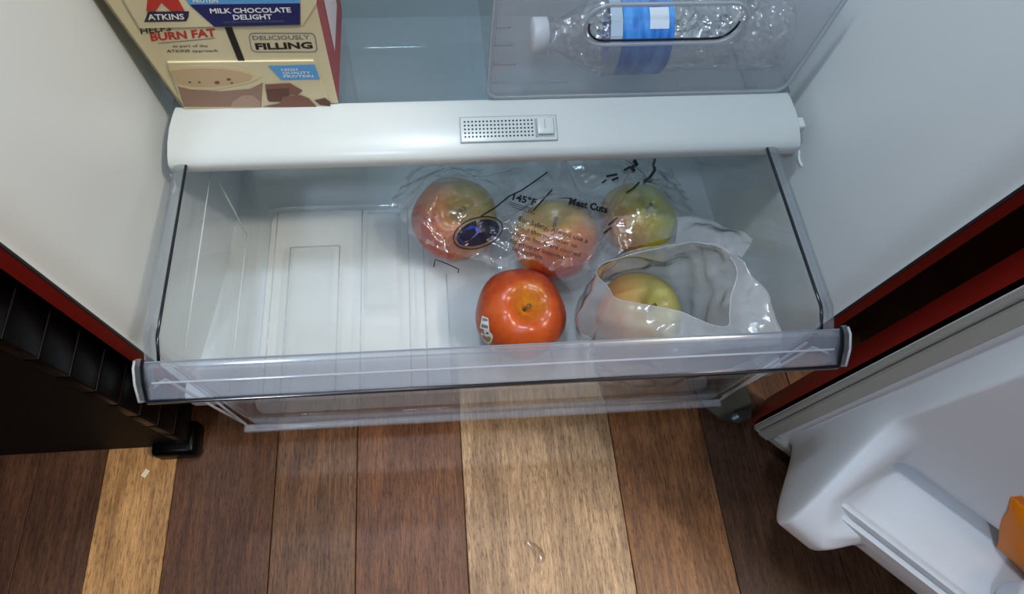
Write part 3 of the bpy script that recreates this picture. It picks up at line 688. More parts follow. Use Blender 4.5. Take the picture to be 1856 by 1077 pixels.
bot = tag(empty('water_bottle', (0.03, 0.2540, 0.3910)), 'empty clear water bottle with a blue label lying inside the clear bin', 'bottle')
bc = Vector((0, 0.2540, 0.3910)); RB = 0.0315
bx = lambda px: float(at((px, 72), 'y', 0.2540)[0])
X = [bx(q) for q in (962, 988, 996, 1010, 1040, 1080, 1106, 1192, 1330, 1385, 1405)]
prof = [(0.0115, X[1]), (0.0115, X[2]), (0.0140, X[2]+0.001), (0.0115, X[2]+0.002), (0.0130, X[3]), (0.0205, X[4]), (0.0280, (X[4]+X[5])/2), (0.0310, X[5])]
x = X[5]
while x < X[9]:
    prof += [(0.0312, x+0.002), (0.0298, x+0.0075), (0.0312, x+0.012)]; x += 0.0135
prof += [(0.0300, X[10]-0.004), (0.022, X[10]), (0.010, X[10]-0.004)]
o = lathe('bottle_body', prof, M_PET, n=56, axis='x')
for q in o.data.vertices:     # crushed a little
    r = math.hypot(q.co.y, q.co.z)
    if r > 0.02:
        k_ = 1 - 0.09*max(0, noise.noise(Vector((q.co.x*45, q.co.y*40, q.co.z*40)))) - 0.03*abs(noise.noise(Vector((q.co.x*130, q.co.y*120, q.co.z*120))))
        q.co.y *= k_; q.co.z *= k_
    q.co += bc
kid(o, bot)
def blue_label():
    m, nt, N, L, p = nodes('blue_film'); tc = N.new('ShaderNodeTexCoord'); nz = N.new('ShaderNodeTexNoise'); nz.inputs['Scale'].default_value = 70
    mp = N.new('ShaderNodeMapping'); mp.inputs['Scale'].default_value = (2.2, 0.5, 0.5); L.new(tc.outputs['Object'], mp.inputs[0]); L.new(mp.outputs[0], nz.inputs['Vector'])
    r = N.new('ShaderNodeValToRGB'); r.color_ramp.elements[0].position = 0.35; r.color_ramp.elements[1].position = 0.65
    r.color_ramp.elements[0].color = lin((28, 96, 186)) + (1,); r.color_ramp.elements[1].color = lin((86, 160, 226)) + (1,)
    L.new(nz.outputs['Fac'], r.inputs[0]); L.new(r.outputs[0], p.inputs['Base Color']); p.inputs['Roughness'].default_value = 0.25
    b = N.new('ShaderNodeBump'); b.inputs['Strength'].default_value = 0.6; b.inputs['Distance'].default_value = 0.002; L.new(nz.outputs['Fac'], b.inputs['Height']); L.new(b.outputs['Normal'], p.inputs['Normal']); return m
prof = [(0.0318, X[6]), (0.0320, (X[6]+X[7])/2), (0.0318, X[7])]
o = lathe('bottle_label', prof, blue_label(), n=56, axis='x'); me = o.data
bm = bmesh.new(); bm.from_mesh(me); bmesh.ops.delete(bm, geom=[f_ for f_ in bm.faces if len(f_.verts) > 4], context='FACES'); bm.to_mesh(me); bm.free()
for q in o.data.vertices: q.co += bc
kid(o, bot)['label'] = 'blue label wrapped round the bottle'
# pale panel on the label, turned to the front
def lab_patch(xa, xb, a0, a1, mat, nm):
    v = []; f = []
    for i in range(9):
        a = math.radians(a0 + (a1-a0)*i/8)
        for x in (xa, xb): v.append((x, bc.y - 0.0323*math.cos(a), bc.z + 0.0323*math.sin(a)))
    f = [(2*i, 2*i+1, 2*i+3, 2*i+2) for i in range(8)]
    kid(pyobj(nm, v, f, mat), bot)
lab_patch(X[6]-0.010, X[6]-0.0005, -40, 120, flat_mat('pale_film', (176, 192, 204)), 'label_edge')
lab_patch(bx(1150), bx(1182), 48, 78, flat_mat('white_film', (214, 222, 228)), 'label_panel')
o = lathe('bottle_cap', [(0.0135, X[0]), (0.0145, X[0]+0.001), (0.0145, X[1]), (0.0135, X[1]+0.0005)], M_CAP, n=40, axis='x')
for q in o.data.vertices:
    q.co += bc
kid(o, bot)

# ------------------------------------------------------------------ apples
def apple_mesh(R, seed, squash=0.90):
    rnd = random.Random(seed); ph = rnd.random()*6.28; nt_, npn = 40, 56; v = []; f = []
    for i in range(nt_+1):
        t = PI*i/nt_
        for k in range(npn):
            a = 2*PI*k/npn
            r = R*math.sin(t)*(1 + 0.055*math.cos(t)) ; z = R*squash*math.cos(t)
            lob = 1 + 0.018*math.cos(5*a+ph)*(1-abs(math.cos(t))**3) + 0.012*math.cos(2*a+ph*2)
            z += (-0.50*R*math.exp(-(r/(0.29*R))**2) + 0.032*R*math.cos(5*a+ph)*math.exp(-((r-0.46*R)/(0.22*R))**2)) if t < PI/2 else (0.26*R*math.exp(-(r/(0.24*R))**2) - 0.03*R*math.cos(5*a+ph)*math.exp(-((r-0.35*R)/(0.2*R))**2))
            v.append((r*lob*math.cos(a), r*lob*math.sin(a), z))
    for i in range(nt_):
        for k in range(npn):
            f.append((i*npn+k, (i+1)*npn+k, (i+1)*npn+(k+1) % npn, i*npn+(k+1) % npn))
    return v, f
def apple_material(name, R, cols, blush, yellow=(214, 160, 52), yr=0.42, ydir=(0.0, 0.0)):
    """cols: three sRGB colours along the blush direction; yellow hollow round the stem"""
    m, nt, N, L, p = nodes(name); tc = N.new('ShaderNodeTexCoord')
    sc = N.new('ShaderNodeVectorMath'); sc.operation = 'SCALE'; sc.inputs['Scale'].default_value = 1/R; L.new(tc.outputs['Object'], sc.inputs[0])
    mp = N.new('ShaderNodeMapping'); mp.inputs['Scale'].default_value = (1.6, 1.6, 0.45); L.new(sc.outputs[0], mp.inputs[0])
    n1 = N.new('ShaderNodeTexNoise'); n1.inputs['Scale'].default_value = 2.2; n1.inputs['Detail'].default_value = 6; n1.inputs['Roughness'].default_value = 0.65; L.new(mp.outputs[0], n1.inputs['Vector'])
    mp2 = N.new('ShaderNodeMapping'); mp2.inputs['Scale'].default_value = (9, 9, 0.8); L.new(sc.outputs[0], mp2.inputs[0])
    n2 = N.new('ShaderNodeTexNoise'); n2.inputs['Scale'].default_value = 1.6; n2.inputs['Detail'].default_value = 5; L.new(mp2.outputs[0], n2.inputs['Vector'])
    dt = N.new('ShaderNodeVectorMath'); dt.operation = 'DOT_PRODUCT'; b = Vector(blush).normalized(); dt.inputs[1].default_value = b; L.new(sc.outputs[0], dt.inputs[0])
    def math_(op, a, b_=None, c=None):
        q = N.new('ShaderNodeMath'); q.operation = op
        for i, x in enumerate((a, b_, c)):
            if x is None: continue
            if isinstance(x, (int, float)): q.inputs[i].default_value = x
            else: L.new(x, q.inputs[i])
        return q.outputs[0]
    t = math_('MULTIPLY_ADD', dt.outputs['Value'], 0.42, 0.5)
    t = math_('ADD', t, math_('MULTIPLY_ADD', n1.outputs['Fac'], 0.75, -0.375))
    t = math_('ADD', t, math_('MULTIPLY_ADD', n2.outputs['Fac'], 0.30, -0.15))
    r = N.new('ShaderNodeValToRGB'); e = r.color_ramp.elements
    e[0].position = 0.2; e[0].color = lin(cols[0]) + (1,); e[1].position = 0.85; e[1].color = lin(cols[2]) + (1,)
    x = e.new(0.52); x.color = lin(cols[1]) + (1,); L.new(t, r.inputs[0])
    # stem hollow
    sep = N.new('ShaderNodeSeparateXYZ'); L.new(sc.outputs[0], sep.inputs[0])
    xo = math_('SUBTRACT', sep.outputs[0], ydir[0]); yo = math_('SUBTRACT', sep.outputs[1], ydir[1])
    d = math_('SQRT', math_('ADD', math_('MULTIPLY', xo, xo), math_('MULTIPLY', yo, yo)))
    d = math_('ADD', d, math_('MULTIPLY_ADD', n2.outputs['Fac'], 0.55, -0.27))
    top = math_('GREATER_THAN', sep.outputs[2], 0.0)
    mr = N.new('ShaderNodeMapRange'); mr.inputs[1].default_value = yr; mr.inputs[2].default_value = yr*0.10; L.new(d, mr.inputs[0])
    k_ = math_('MULTIPLY', mr.outputs[0], top)
    mx = N.new('ShaderNodeMixRGB'); L.new(k_, mx.inputs[0]); L.new(r.outputs[0], mx.inputs[1]); mx.inputs[2].default_value = lin(yellow) + (1,)
    # pale lenticels
    vo = N.new('ShaderNodeTexVoronoi'); vo.inputs['Scale'].default_value = 11; L.new(sc.outputs[0], vo.inputs['Vector'])
    sp = math_('LESS_THAN', vo.outputs['Distance'], 0.07)
    m3 = N.new('ShaderNodeMixRGB'); m3.inputs[2].default_value = lin((226, 150, 90)) + (1,); L.new(math_('MULTIPLY', sp, 0.25), m3.inputs[0]); L.new(mx.outputs[0], m3.inputs[1])
    L.new(m3.outputs[0], p.inputs['Base Color']); p.inputs['Roughness'].default_value = 0.3; p.inputs['Specular IOR Level'].default_value = 0.5
    p.inputs['Subsurface Weight'].default_value = 0.04; p.inputs['Subsurface Radius'].default_value = (0.01, 0.005, 0.003)
    return m
M_STEM = plain('stem_brown', (112, 92, 40), 0.7)
FLZ_D = DZ + 0.0012
def apple(label, x, y, R, mat, axis, seed, group=None, stem=True, z=None):
    e = empty('apple', (0, 0, 0))
    v, f = apple_mesh(R, seed); o = pyobj('apple_flesh', v, f, mat, None, True); o.name = 'skin'
    o.parent = e
    bm = bmesh.new(); add_tube(bm, [(0, 0, 0.42*R), (0.02*R, 0.01*R, 0.55*R), (0.06*R, 0.03*R, 0.66*R)], [0.045*R, 0.035*R, 0.05*R], 8)
    s = bmobj('stem', bm, M_STEM, e, True)
    q = Vector((0, 0, 1)).rotation_difference(Vector(axis).normalized())
    e.rotation_mode = 'QUATERNION'; e.rotation_quaternion = q
    low_ = min((q @ Vector(p)).z for p in v)
    e.location = (x, y, FLZ_D - low_ if z is None else z)
    tag(e, label, 'apple', group); return e
AP = {}
RED = ((104, 16, 10), (154, 42, 16), (186, 80, 30))
R0 = 0.0440
m = apple_material('red_apple_skin', R0, RED, (-0.2, -0.3, 0.9), (206, 132, 40), 0.50, (0.05, 0.12))
apple0 = apple('shiny red apple with a small fruit sticker, loose in the drawer', 0.0275, 0.0835, R0, m, (0.10, -0.17, 1.0), 4)
GRP = None
m = apple_material('yellow_red_apple_skin', 0.044, ((172, 54, 22), (206, 122, 16), (172, 160, 20)), (0.75, 0.5, 0.5), (186, 170, 70), 0.5)
apple1 = apple('yellow and orange apple under the dark oval emblem of the printed bag', -0.0300, 0.1930, 0.0440, m, (0.2, -0.2, 1), 11)
m = apple_material('blush_apple_skin', 0.0435, ((196, 66, 30), (214, 124, 40), (200, 178, 24)), (-0.1, 0.75, 0.75), (206, 186, 70), 0.5)
apple2 = apple('pinkish blushed apple under the safety lettering of the printed bag', 0.0715, 0.1640, 0.0435, m, (-0.15, 0.35, 1), 23)
m = apple_material('green_apple_skin', 0.040, ((176, 104, 24), (180, 162, 22), (156, 172, 20)), (0.5, 0.4, 0.6), (170, 178, 60), 0.6)
apple3 = apple('yellow-green apple at the right end of the printed bag', 0.1620, 0.1870, 0.0400, m, (0.3, 0.1, 1), 31)
m = apple_material('pale_apple_skin', 0.043, ((196, 116, 66), (196, 152, 88), (178, 168, 92)), (0.6, 0.2, 0.6), (184, 176, 96), 0.5)
apple4 = apple('pale orange apple inside the milky open bag', 0.1430, 0.0780, 0.0415, m, (0.25, -0.1, 1), 41)

# fruit sticker pressed on the loose apple
from mathutils.bvhtree import BVHTree
bpy.context.view_layer.update()
def bvh_of(o):
    me = o.data; mw = o.matrix_world
    return BVHTree.FromPolygons([mw @ v_.co for v_ in me.vertices], [tuple(p_.vertices) for p_ in me.polygons])
skin0 = apple0.children[0]; T0 = bvh_of(skin0)
AC = apple0.matrix_world.translation
def on_apple(px, lift):
    # aim from the photograph's pixel to the skin; past the rim, fall back on the nearest skin point
    d = Vector(ray(px)).normalized(); h = T0.ray_cast(Vector(CAM), d)
    if h[0] is None:
        t = (AC - Vector(CAM)).dot(d); h = T0.find_nearest(Vector(CAM) + d*t)
    return h[0] + h[1]*lift
def sticker(polys, mat, lift, nm):
    bm = bmesh.new()
    for poly in polys:
        c = np.mean(np.array(poly), axis=0); vs = []
        cvert = bm.verts.new(on_apple(c, lift)); ring = [bm.verts.new(on_apple(p, lift)) for p in poly]
        for i in range(len(ring)): bm.faces.new((cvert, ring[i], ring[(i+1) % len(ring)]))
    bmesh.ops.recalc_face_normals(bm, faces=bm.faces)
    o = bmobj(nm, bm, mat); o.parent = apple0; o.matrix_parent_inverse = apple0.matrix_world.inverted(); return o
k4 = lambda *p: [(840 + x/8.975 + 8.0, 560 + y/8.975) for x, y in p]
stk = sticker([k4((240, 110), (290, 135), (335, 150), (345, 250), (355, 360), (270, 335), (200, 310), (220, 200)), k4((270, 340), (350, 360), (405, 420), (412, 470), (380, 550), (340, 565), (290, 540), (235, 480), (215, 400))], flat_mat('sticker_white', (226, 224, 214)), 0.00035, 'sticker')
stk['label'] = 'small white and yellow fruit sticker'
sticker([k4((250, 140), (325, 165), (330, 205), (240, 190)), k4((235, 245), (330, 270), (335, 320), (225, 295))], flat_mat('sticker_grey', (118, 126, 124)), 0.00055, 'sticker_print')
sticker([k4((300, 375), (340, 385), (345, 410), (310, 405))], BLK, 0.00055, 'sticker_print')
sticker([k4((290, 460), (350, 440), (385, 470), (360, 530), (320, 530))], flat_mat('sticker_olive', (150, 140, 60)), 0.00055, 'sticker_print')

# ------------------------------------------------------------------ printed produce bag over three apples
def ridge(p, fr, k_=2.0):
    n_ = abs(noise.noise(Vector(p)*fr)); return max(0.0, 1 - n_*k_*1.8)**2
def tri(x): return abs(x - math.floor(x) - 0.5)*2 - 0.5
FOLDS = [(0.93, 0.37, 0.2, 0.046, 0.0040, 1.3), (0.30, -0.95, 0.3, 0.037, 0.0032, 4.1), (-0.70, 0.71, -0.4, 0.029, 0.0024, 7.7), (0.97, -0.22, 0.5, 0.021, 0.0014, 2.9), (0.15, 0.98, 0.6, 0.0165, 0.0011, 9.2)]
def crumple(x, y, z):
    """straight sharp folds of a stiff film, fading in and out"""
    w = 0.0
    for i, (a, b, c, lam, amp, ph) in enumerate(FOLDS):
        p = Vector((x*9 + i*3.1, y*9 - i*1.7, z*9)); m = 0.25 + 1.1*max(0.0, noise.noise(p) + 0.25)
        w += amp*m*tri((a*x + b*y + c*z)/lam + ph + 0.75*noise.noise(Vector((x*16, y*16, z*16 + ph))))
    return w
caps = [(-0.0300, 0.1930, 0.0440), (0.0715, 0.1640, 0.0435), (0.1620, 0.1870, 0.0400)]
caps3 = [(x, y, DZ + R*0.90, R+0.0025) for x, y, R in caps] + [(0.095, 0.250, DZ+0.022, 0.046), (0.020, 0.235, DZ+0.018, 0.040), (0.135, 0.235, DZ+0.014, 0.045)]
def H0(x, y):
    tot = 0.0; K = 115.0
    for cx, cy, cz, R in caps3:
        r = math.hypot(x-cx, y-cy); t = 0.62*R
        if r < t: h = cz + math.sqrt(R*R - r*r)
        else: h = cz + math.sqrt(R*R - t*t) - (t/math.sqrt(R*R-t*t))*(r-t)
        h = max(h, DZ - 0.06); tot += math.exp(K*(h-DZ))
    h = DZ + math.log(tot)/K
    lo = DZ + 0.0022
    return lo + (math.log(1+math.exp((h-lo)*260))/260)
ca, sa = math.cos(0.42), math.sin(0.42)
CREASE = [(at(a, 'z', za)[:2], at(b, 'z', zb_)[:2], amp, wd) for a, b, za, zb_, amp, wd in (
    ((905, 398), (1003, 362), .245, .235, .0060, .0016), ((832, 398), (905, 352), .255, .240, .0035, .0018), ((1152, 300), (1084, 432), .235, .235, .0050, .0022),
    ((1010, 290), (1042, 352), .230, .230, .0050, .0022), ((742, 430), (800, 484), .190, .185, .0040, .0020), ((880, 442), (936, 474), .225, .215, .0040, .0016),
    ((1062, 486), (1104, 420), .215, .230, .0050, .0018), ((850, 330), (960, 300), .240, .230, .0040, .0022), ((770, 400), (800, 350), .240, .245, .0030, .0020), ((930, 500), (1040, 480), .190, .200, .0030, .0020))]
def crease(x, y):
    w = 0.0
    for (ax, ay), (bx_, by_), amp, wd in CREASE:
        dx, dy = bx_-ax, by_-ay; t = ((x-ax)*dx + (y-ay)*dy)/(dx*dx+dy*dy)
        if -0.1 < t < 1.1:
            d = abs((x-ax)*dy - (y-ay)*dx)/math.hypot(dx, dy); w += amp*math.exp(-(d/wd)**1.3)*ss(-0.1, 0.25, t)*(1-ss(0.75, 1.1, t))
    return w
def H1(x, y):
    h = H0(x, y) + crease(x, y); u, w = x*ca + y*sa, -x*sa + y*ca
    free = 1.0
    for cx, cy, cz, R in caps3[:3]:
        r = math.hypot(x-cx, y-cy)/R; free = min(free, ss(0.25, 1.05, r))
    wr_ = 0.0018 + 1.7*crumple(x, y, 0.0) + 0.0006*noise.noise(Vector((x*120, y*120, 4.0)))
    lift = ss(0.0, 0.02, h - DZ)
    return h + wr_*(0.34 + 0.66*free)*(0.25 + 0.75*lift)
edge_px = [(748, 330), (712, 400), (728, 432), (745, 468), (775, 490), (830, 500), (895, 512), (985, 556), (1056, 530), (1115, 492), (1180, 476), (1225, 452), (1262, 436), (1250, 392), (1252, 340), (1225, 285), (1180, 262), (1060, 250), (930, 255), (820, 275)]
edge = [at(p, 'z', DZ+0.012)[:2] for p in edge_px]
def inside(x, y, poly):
    c = False; j = len(poly)-1
    for i in range(len(poly)):
        xi, yi = poly[i]; xj, yj = poly[j]
        if (yi > y) != (yj > y) and x < (xj-xi)*(y-yi)/(yj-yi)+xi: c = not c
        j = i
    return c
gs = 0.0014; gx0, gx1, gy0, gy1 = -0.105, 0.222, 0.085, 0.262
NX, NY = int((gx1-gx0)/gs)+1, int((gy1-gy0)/gs)+1
idx = {}; v = []; f = []
for j in range(NY):
    for i in range(NX):
        x, y = gx0+i*gs, gy0+j*gs
        jx = 0.004*noise.noise(Vector((x*40, y*40, 9))); jy = 0.004*noise.noise(Vector((x*40, y*40, 19)))
        if inside(x+jx, y+jy, edge) and math.hypot(x-0.0275, y-0.0835) > R0 + 0.0030: idx[(i, j)] = len(v); v.append((x, y, min(H1(x, y), 0.328)))
for (i, j) in list(idx):
    q = [idx.get(k_) for k_ in ((i, j), (i+1, j), (i+1, j+1), (i, j+1))]
    if None not in q: f.append(tuple(q))
M_FILM = clear('printed_bag_film', (0.985, 0.985, 0.985), 0.11, 0.10, 2.2, (0.86, 0.87, 0.90), bump=0.45, bscale=90, f0=0.07, edge=0.85, trans=0.35, crinkle=60)
bag1 = tag(empty('printed_bag', (0.06, 0.17, DZ)), 'clear printed produce bag lying over three apples in the drawer', 'bag')
o = kid(pyobj('bag_film', v, f, M_FILM, None, True), bag1)
M_INKB = plain('bag_ink', (24, 22, 30), 0.5)
M_INKR = plain('bag_ink_soft', (74, 48, 36), 0.5)
def on_bag(px, lift=0.0020, it=6):
    z = 0.24
    for _ in range(it):
        p = at(px, 'z', z); z = 0.5*z + 0.5*(min(H1(p[0], p[1]), 0.328))
    for _ in range(it):
        p = at(px, 'z', z); z = min(H1(p[0], p[1]), 0.328)*0.6 + z*0.4
    p = at(px, 'z', z); return Vector((p[0], p[1], min(H1(p[0], p[1]), 0.328) + lift))
def bag_text(body, p0, p1, cap, mat, bold=0.0):
    v, f = text_mesh(body, bold, cut=1); p0, p1 = np.array(p0, float), np.array(p1, float); d = p1-p0; L_ = np.linalg.norm(d); up = np.array([d[1], -d[0]])/L_
    return kid(pyobj('lettering', [on_bag(tuple(p0 + d*x + up*cap*y)) for x, y in v], f, mat), bag1)
bag_text('For Safety, Always use a', (939, 402), (1064, 443), 8.5, M_INKR, 0.012)
bag_text('food thermometer to', (934, 416), (1044, 452), 8.0, M_INKR, 0.004)
bag_text('ensure foods are cooked', (927, 428), (1050, 468), 8.0, M_INKR, 0.004)
bag_text('to proper internal', (923, 441), (1022, 473), 8.0, M_INKR, 0.004)
bag_text('temperature.', (927, 455), (984, 473), 8.0, M_INKR, 0.004)
bag_text('145\u00b0F', (928, 364), (970, 375), 12, M_INKB, 0.03)
bag_text('Meat Cuts', (1030, 372), (1099, 388), 12, M_INKB, 0.04)
def bag_line(pts, w, nm='printed_line', mat=M_INKB):
    P = []
    for (a, b) in zip(pts[:-1], pts[1:]):
        m_ = max(2, int(math.dist(a, b)/6))
        for i in range(m_): P.append((a[0]+(b[0]-a[0])*i/m_, a[1]+(b[1]-a[1])*i/m_))
    P.append(pts[-1]); v = []; f = []
    for i, p in enumerate(P):
        a = P[max(0, i-1)]; b = P[min(len(P)-1, i+1)]; d = (b[0]-a[0], b[1]-a[1]); l_ = math.hypot(*d) or 1; nx, ny = -d[1]/l_*w/2, d[0]/l_*w/2
        v += [on_bag((p[0]+nx, p[1]+ny)), on_bag((p[0]-nx, p[1]-ny))]
    f = [(2*i, 2*i+1, 2*i+3, 2*i+2) for i in range(len(P)-1)]
    return kid(pyobj(nm, v, f, mat), bag1)
bag_line([(992, 314), (970, 330), (945, 347), (922, 358), (898, 378), (872, 394)], 2.4)
bag_line([(1000, 346), (984, 364), (966, 384)], 2.6)
for q in range(3): bag_line([(922+q*3, 368+q*4.5), (942+q*3, 374+q*4.5), (964+q*2, 381+q*4.5)], 1.1)
def rot_ell(cx, cy, rx, ry, a, n=30): 
    c, s = math.cos(a), math.sin(a); return [(cx + rx*math.cos(2*PI*i/n)*c - ry*math.sin(2*PI*i/n)*s, cy + rx*math.cos(2*PI*i/n)*s + ry*math.sin(2*PI*i/n)*c) for i in range(n+1)]
bag_line(rot_ell(866, 424, 46, 27, -0.33), 2.0)
def bag_disc(cx, cy, rx, ry, a, mat, nm):
    v = [on_bag((cx, cy), 0.0021)]; f = []; n = 30; RR = 5
    for r in range(1, RR+1):
        v += [on_bag(p, 0.0021) for p in rot_ell(cx, cy, rx*r/RR, ry*r/RR, a, n)[:-1]]
    for k_ in range(n): f.append((0, 1+k_, 1+(k_+1) % n))
    for r in range(RR-1):
        for k_ in range(n): f.append((1+r*n+k_, 1+(r+1)*n+k_, 1+(r+1)*n+(k_+1) % n, 1+r*n+(k_+1) % n))
    return kid(pyobj(nm, v, f, mat), bag1)
bag_disc(866, 424, 40, 22, -0.33, plain('emblem_dark_ink', (34, 30, 44), 0.3), 'emblem')['label'] = 'dark oval printed emblem'
v_ = [(828, 432), (852, 412), (872, 420), (842, 446)]
kid(pyobj('emblem_panel', [on_bag(p, 0.0026) for p in [(828, 431), (840, 420), (853, 411), (864, 414), (873, 420), (858, 433), (843, 447), (834, 440)]], [tuple(range(8))], plain('emblem_blue_ink', (52, 58, 140), 0.3)), bag1)
bag_line([(843, 447), (868, 426), (896, 405)], 2.0, 'emblem_line', flat_mat('emblem_light_ink', (196, 186, 176)))
bag_line([(786, 486), (789, 472), (810, 480), (832, 490), (830, 497)], 1.8)
for pts, w in (([(1148, 292), (1154, 300), (1142, 306), (1150, 312)], 6), ([(1187, 288), (1184, 300), (1186, 310), (1178, 322), (1166, 332)], 5), ([(1130, 311), (1142, 304)], 4), ([(1098, 322), (1118, 318)], 4), ([(1108, 329), (1120, 324)], 4), ([(1134, 352), (1146, 344), (1158, 332)], 3), ([(1090, 334), (1098, 328)], 3), ([(1102, 410), (1112, 402), (1118, 396)], 3), ([(1094, 424), (1108, 414)], 3)):
    bag_line(pts, w, 'printed_mark')

# ------------------------------------------------------------------ milky open bag with one apple
bag2 = tag(empty('open_bag', (0.16, 0.08, DZ)), 'milky plastic bag with a wide open mouth, crumpled in the front right of the drawer', 'bag')
def loop(pts, n=168):
    """closed Catmull-Rom through world points, resampled"""
    P = [np.array(p, float) for p in pts]; m_ = len(P); out = []
    per = 14
    for i in range(m_):
        a, b, c, d = P[i-1], P[i], P[(i+1) % m_], P[(i+2) % m_]
        for k_ in range(per):
            t = k_/per; out.append(0.5*((2*b) + (-a+c)*t + (2*a-5*b+4*c-d)*t*t + (-a+3*b-3*c+d)*t**3))
    out = np.array(out); L_ = np.concatenate([[0], np.cumsum(np.linalg.norm(np.diff(np.vstack([out, out[:1]]), axis=0), axis=1))])
    q = np.linspace(0, L_[-1], n, endpoint=False); full = np.vstack([out, out[:1]])
    return np.array([[np.interp(x, L_, full[:, c]) for c in range(3)] for x in q])
pz = lambda px, z: at(px, 'z', z)
rim = [pz(p, z) for p, z in (((1080, 491), .290), ((1112, 470), .300), ((1165, 455), .308), ((1220, 445), .312), ((1265, 441), .314), ((1306, 450), .314), ((1330, 478), .312), ((1330, 520), .308), ((1326, 565), .303), ((1318, 590), .302), ((1288, 588), .302), ((1248, 572), .302), ((1205, 556), .301), ((1155, 550), .300), ((1116, 540), .298), ((1096, 516), .294))]
mid = [pz(p, z) for p, z in (((1062, 530), .250), ((1098, 486), .262), ((1160, 464), .276), ((1225, 456), .286), ((1290, 458), .296), ((1345, 492), .306), ((1382, 532), .314), ((1408, 582), .318), ((1420, 632), .316), ((1392, 668), .312), ((1310, 672), .306), ((1230, 664), .292), ((1160, 650), .274), ((1098, 636), .256), ((1060, 610), .244), ((1050, 570), .244))]
base = [(0.0890, 0.088, DZ+.004), (0.0990, 0.116, DZ+.004), (0.1200, 0.130, DZ+.004), (0.1450, 0.135, DZ+.004), (0.1700, 0.128, DZ+.004), (0.1880, 0.112, DZ+.004), (0.1980, 0.095, DZ+.004), (0.2030, 0.070, DZ+.004), (0.2000, 0.045, DZ+.004), (0.1850, 0.026, DZ+.004), (0.1650, 0.018, DZ+.004), (0.1450, 0.016, DZ+.004), (0.1250, 0.018, DZ+.004), (0.1080, 0.026, DZ+.004), (0.0960, 0.044, DZ+.004), (0.0900, 0.066, DZ+.004)]
LR, LM, LB = loop(rim), loop(mid), loop(base); NB = len(LR); MU = 44
v = []; f = []
for j in range(MU+1):
    t = j/MU
    for k_ in range(NB):
        if t < 0.55:
            s = t/0.55; e = s**0.8; p = LB[k_]*(1-e) + LM[k_]*e
            p[2] = LB[k_][2] + (LM[k_][2]-LB[k_][2])*s
        else:
            s = (t-0.55)/0.45; p = LM[k_]*(1-s) + LR[k_]*s; p = p.copy(); p[2] += 0.006*math.sin(PI*s)
        a = 2*PI*k_/NB; c_, s_ = math.cos(a), math.sin(a)
        w = 0.0050*noise.noise(Vector((c_*2.2, s_*2.2, t*1.6))) + 1.9*crumple(p[0]*1.0, p[1]*1.0, p[2]*0.9 + 0.37)
        w *= 0.35 + 0.65*math.sin(PI*min(1, t*1.08)) 
        cen = np.array([0.155, 0.075, p[2]]); d = p - cen; d /= (np.linalg.norm(d)+1e-9)
        p = p + d*w + np.array([0, 0, 0.45*w*ss(0.4, 0.8, t)])
        for _k in range(2):                                # keep clear of the apple inside
            da = p - np.array([0.1430, 0.0780, DZ + 0.0385]); ra = float(np.linalg.norm(da))
            if ra < 0.0460 and p[2] > DZ + 0.004: p = p + da/ra*(0.0460 - ra)
        p[0] = min(p[0], DX + 0.228 + (p[2]-0.21)*0.07); p[1] = max(p[1], 0.0035); p[2] = max(p[2], DZ+0.003)
        v.append(tuple(p))
for j in range(MU):
    for k_ in range(NB): f.append((j*NB+k_, j*NB+(k_+1) % NB, (j+1)*NB+(k_+1) % NB, (j+1)*NB+k_))
M_FILM2 = clear('milky_bag_film', (0.97, 0.975, 0.98), 0.40, 0.12, 1.9, (0.95, 0.96, 0.98), bump=0.45, bscale=80, f0=0.06, edge=0.5, trans=0.5, crinkle=60)
kid(pyobj('bag_film', v, f, M_FILM2, None, True), bag2)
bm = bmesh.new(); P = [v[MU*NB+k_] for k_ in range(NB)]; add_tube(bm, P + P[:1], 0.0004, 6)
kid(bmobj('mouth_edge', bm, M_FILM2, smooth=True), bag2)
# loose tail of film behind the mouth
tail_a = [pz(p, z) for p, z in (((1226, 392), .262), ((1262, 394), .272), ((1300, 404), .284), ((1335, 416), .294), ((1366, 432), .300))]
tail_b = [pz(p, z) for p, z in (((1222, 446), .270), ((1260, 443), .296), ((1300, 448), .312), ((1326, 462), .312), ((1342, 470), .306))]
v = []; f = []; TN, TM = 40, 16
def lerp_list(Lp, t):
    q = t*(len(Lp)-1); i = min(int(q), len(Lp)-2); return Lp[i]*(1-(q-i)) + Lp[i+1]*(q-i)
for i in range(TN+1):
    for j in range(TM+1):
        a, b = i/TN, j/TM; p = lerp_list(tail_a, a)*(1-b) + lerp_list(tail_b, a)*b
        p = p + np.array([0, 0, 0.006*math.sin(PI*b) + 1.6*crumple(p[0], p[1], p[2]+0.9)]); v.append(tuple(p))
for i in range(TN):
    for j in range(TM): f.append((i*(TM+1)+j, (i+1)*(TM+1)+j, (i+1)*(TM+1)+j+1, i*(TM+1)+j+1))
kid(pyobj('bag_tail', v, f, M_FILM2, None, True), bag2)

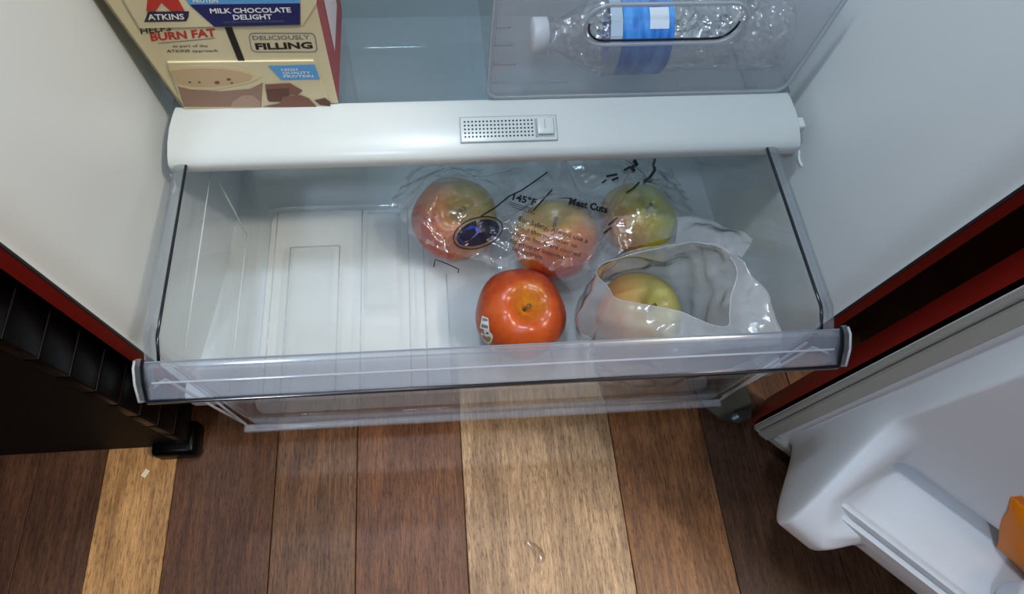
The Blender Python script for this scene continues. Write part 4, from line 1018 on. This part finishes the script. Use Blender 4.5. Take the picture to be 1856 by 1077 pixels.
# ------------------------------------------------------------------ things in the door bin
M_ORANGE = plain('orange_pouch_film', (232, 128, 4), 0.45, 0.25, bump=0.5, bscale=90)
def dvec(s, h, z): return Vector(dpt(s, h, z))
pouch = tag(empty('orange_pouch', dpt(0.215, 0.03, 0.19)), 'bright orange plastic pouch standing in the door bin', 'pouch')
v = []; f = []; PN, PM = 28, 20
for j in range(PM+1):
    t = j/PM; z = 0.1885 + 0.076*t
    cs = 0.240 - 0.056*t; half = 0.058*(1 - 0.10*t*t); th = 0.013*(math.sin(PI*min(1, t*0.9+0.1))**0.6 if 0 < t < 1 else 0.05)
    for k_ in range(PN):
        a = 2*PI*k_/PN; s_ = cs + half*math.copysign(abs(math.cos(a))**0.8, math.cos(a)); h_ = 0.030 + th*math.sin(a)*(1-0.5*abs(math.cos(a))**6)
        n_ = 0.003*noise.noise(Vector((s_*60, h_*60, z*50))); v.append(dpt(s_ + n_, h_ + n_, z))
for j in range(PM):
    for k_ in range(PN): f.append((j*PN+k_, j*PN+(k_+1) % PN, (j+1)*PN+(k_+1) % PN, (j+1)*PN+k_))
f.append(tuple(range(PN))[::-1]); f.append(tuple(range(PM*PN, (PM+1)*PN)))
kid(pyobj('pouch_body', v, f, M_ORANGE, None, True), pouch)
bm = bmesh.new(); a = [dpt(0.184-0.050+0.100*i/12, 0.0300+0.0008*math.sin(i), 0.2640) for i in range(13)]; b = [dpt(0.183-0.049+0.098*i/12, 0.0305+0.001*math.sin(i*1.7), 0.2720) for i in range(13)]
A = [bm.verts.new(q) for q in a]; B = [bm.verts.new(q) for q in b]
for i in range(12): bm.faces.new((A[i], A[i+1], B[i+1], B[i]))
o = kid(bmobj('pouch_seal', bm, M_ORANGE), pouch); solid(o, 0.001, 0)
jug = tag(empty('white_tub', dpt(0.211, 0.0655, 0.1905)), 'small pale round tub in front of the orange pouch in the door bin', 'tub')
jm = plain('white_tub_plastic', (212, 216, 226), 0.35)
lathe('tub_body', [(0.0170, 0.0), (0.0180, 0.002), (0.0198, 0.024), (0.0200, 0.026)], jm, jug, 48)
lathe('tub_lid', [(0.0206, 0.0262), (0.0212, 0.0275), (0.0212, 0.0325), (0.0202, 0.0345), (0.0185, 0.0340), (0.0180, 0.0330)], M_CAP, jug, 48)

# ------------------------------------------------------------------ bits on the floor
p = at((967, 1004), 'z', 0.002)
sc_ = tag(empty('plastic_scrap', (p[0], p[1], 0)), 'small curled scrap of clear plastic on the bright wooden plank', 'scrap')
v = []; f = []
for i in range(13):
    t = i/12
    for j in range(7):
        a = -0.4 + 2.4*j/6; r = 0.0055*(1+0.3*math.sin(3*t)); v.append((0.010*math.sin(2.0*t)-0.004 + r*math.cos(a), -0.022*t+0.012, 0.0006 + r*0.55*(math.sin(a)+0.4)))
for i in range(12):
    for j in range(6): f.append((i*7+j, (i+1)*7+j, (i+1)*7+j+1, i*7+j+1))
o = pyobj('scrap_film', v, f, clear('scrap_film', (0.9, 0.86, 0.78), 0.15, 0.1, 3.0, (0.75, 0.68, 0.55)), sc_, True)
p = at((263, 858), 'z', 0.001)
bm = bmesh.new(); add_box(bm, (-0.003, -0.0045, 0), (0.003, 0.0045, 0.0012), 0.0005)
o = bmobj('paper_fleck', bm, plain('fleck_white', (236, 226, 190), 0.6)); o.location = (p[0], p[1], 0.0); o.rotation_euler = (0, 0, -0.5)
tag(o, 'tiny pale paper fleck on the light plank near the black cabinet', 'fleck')
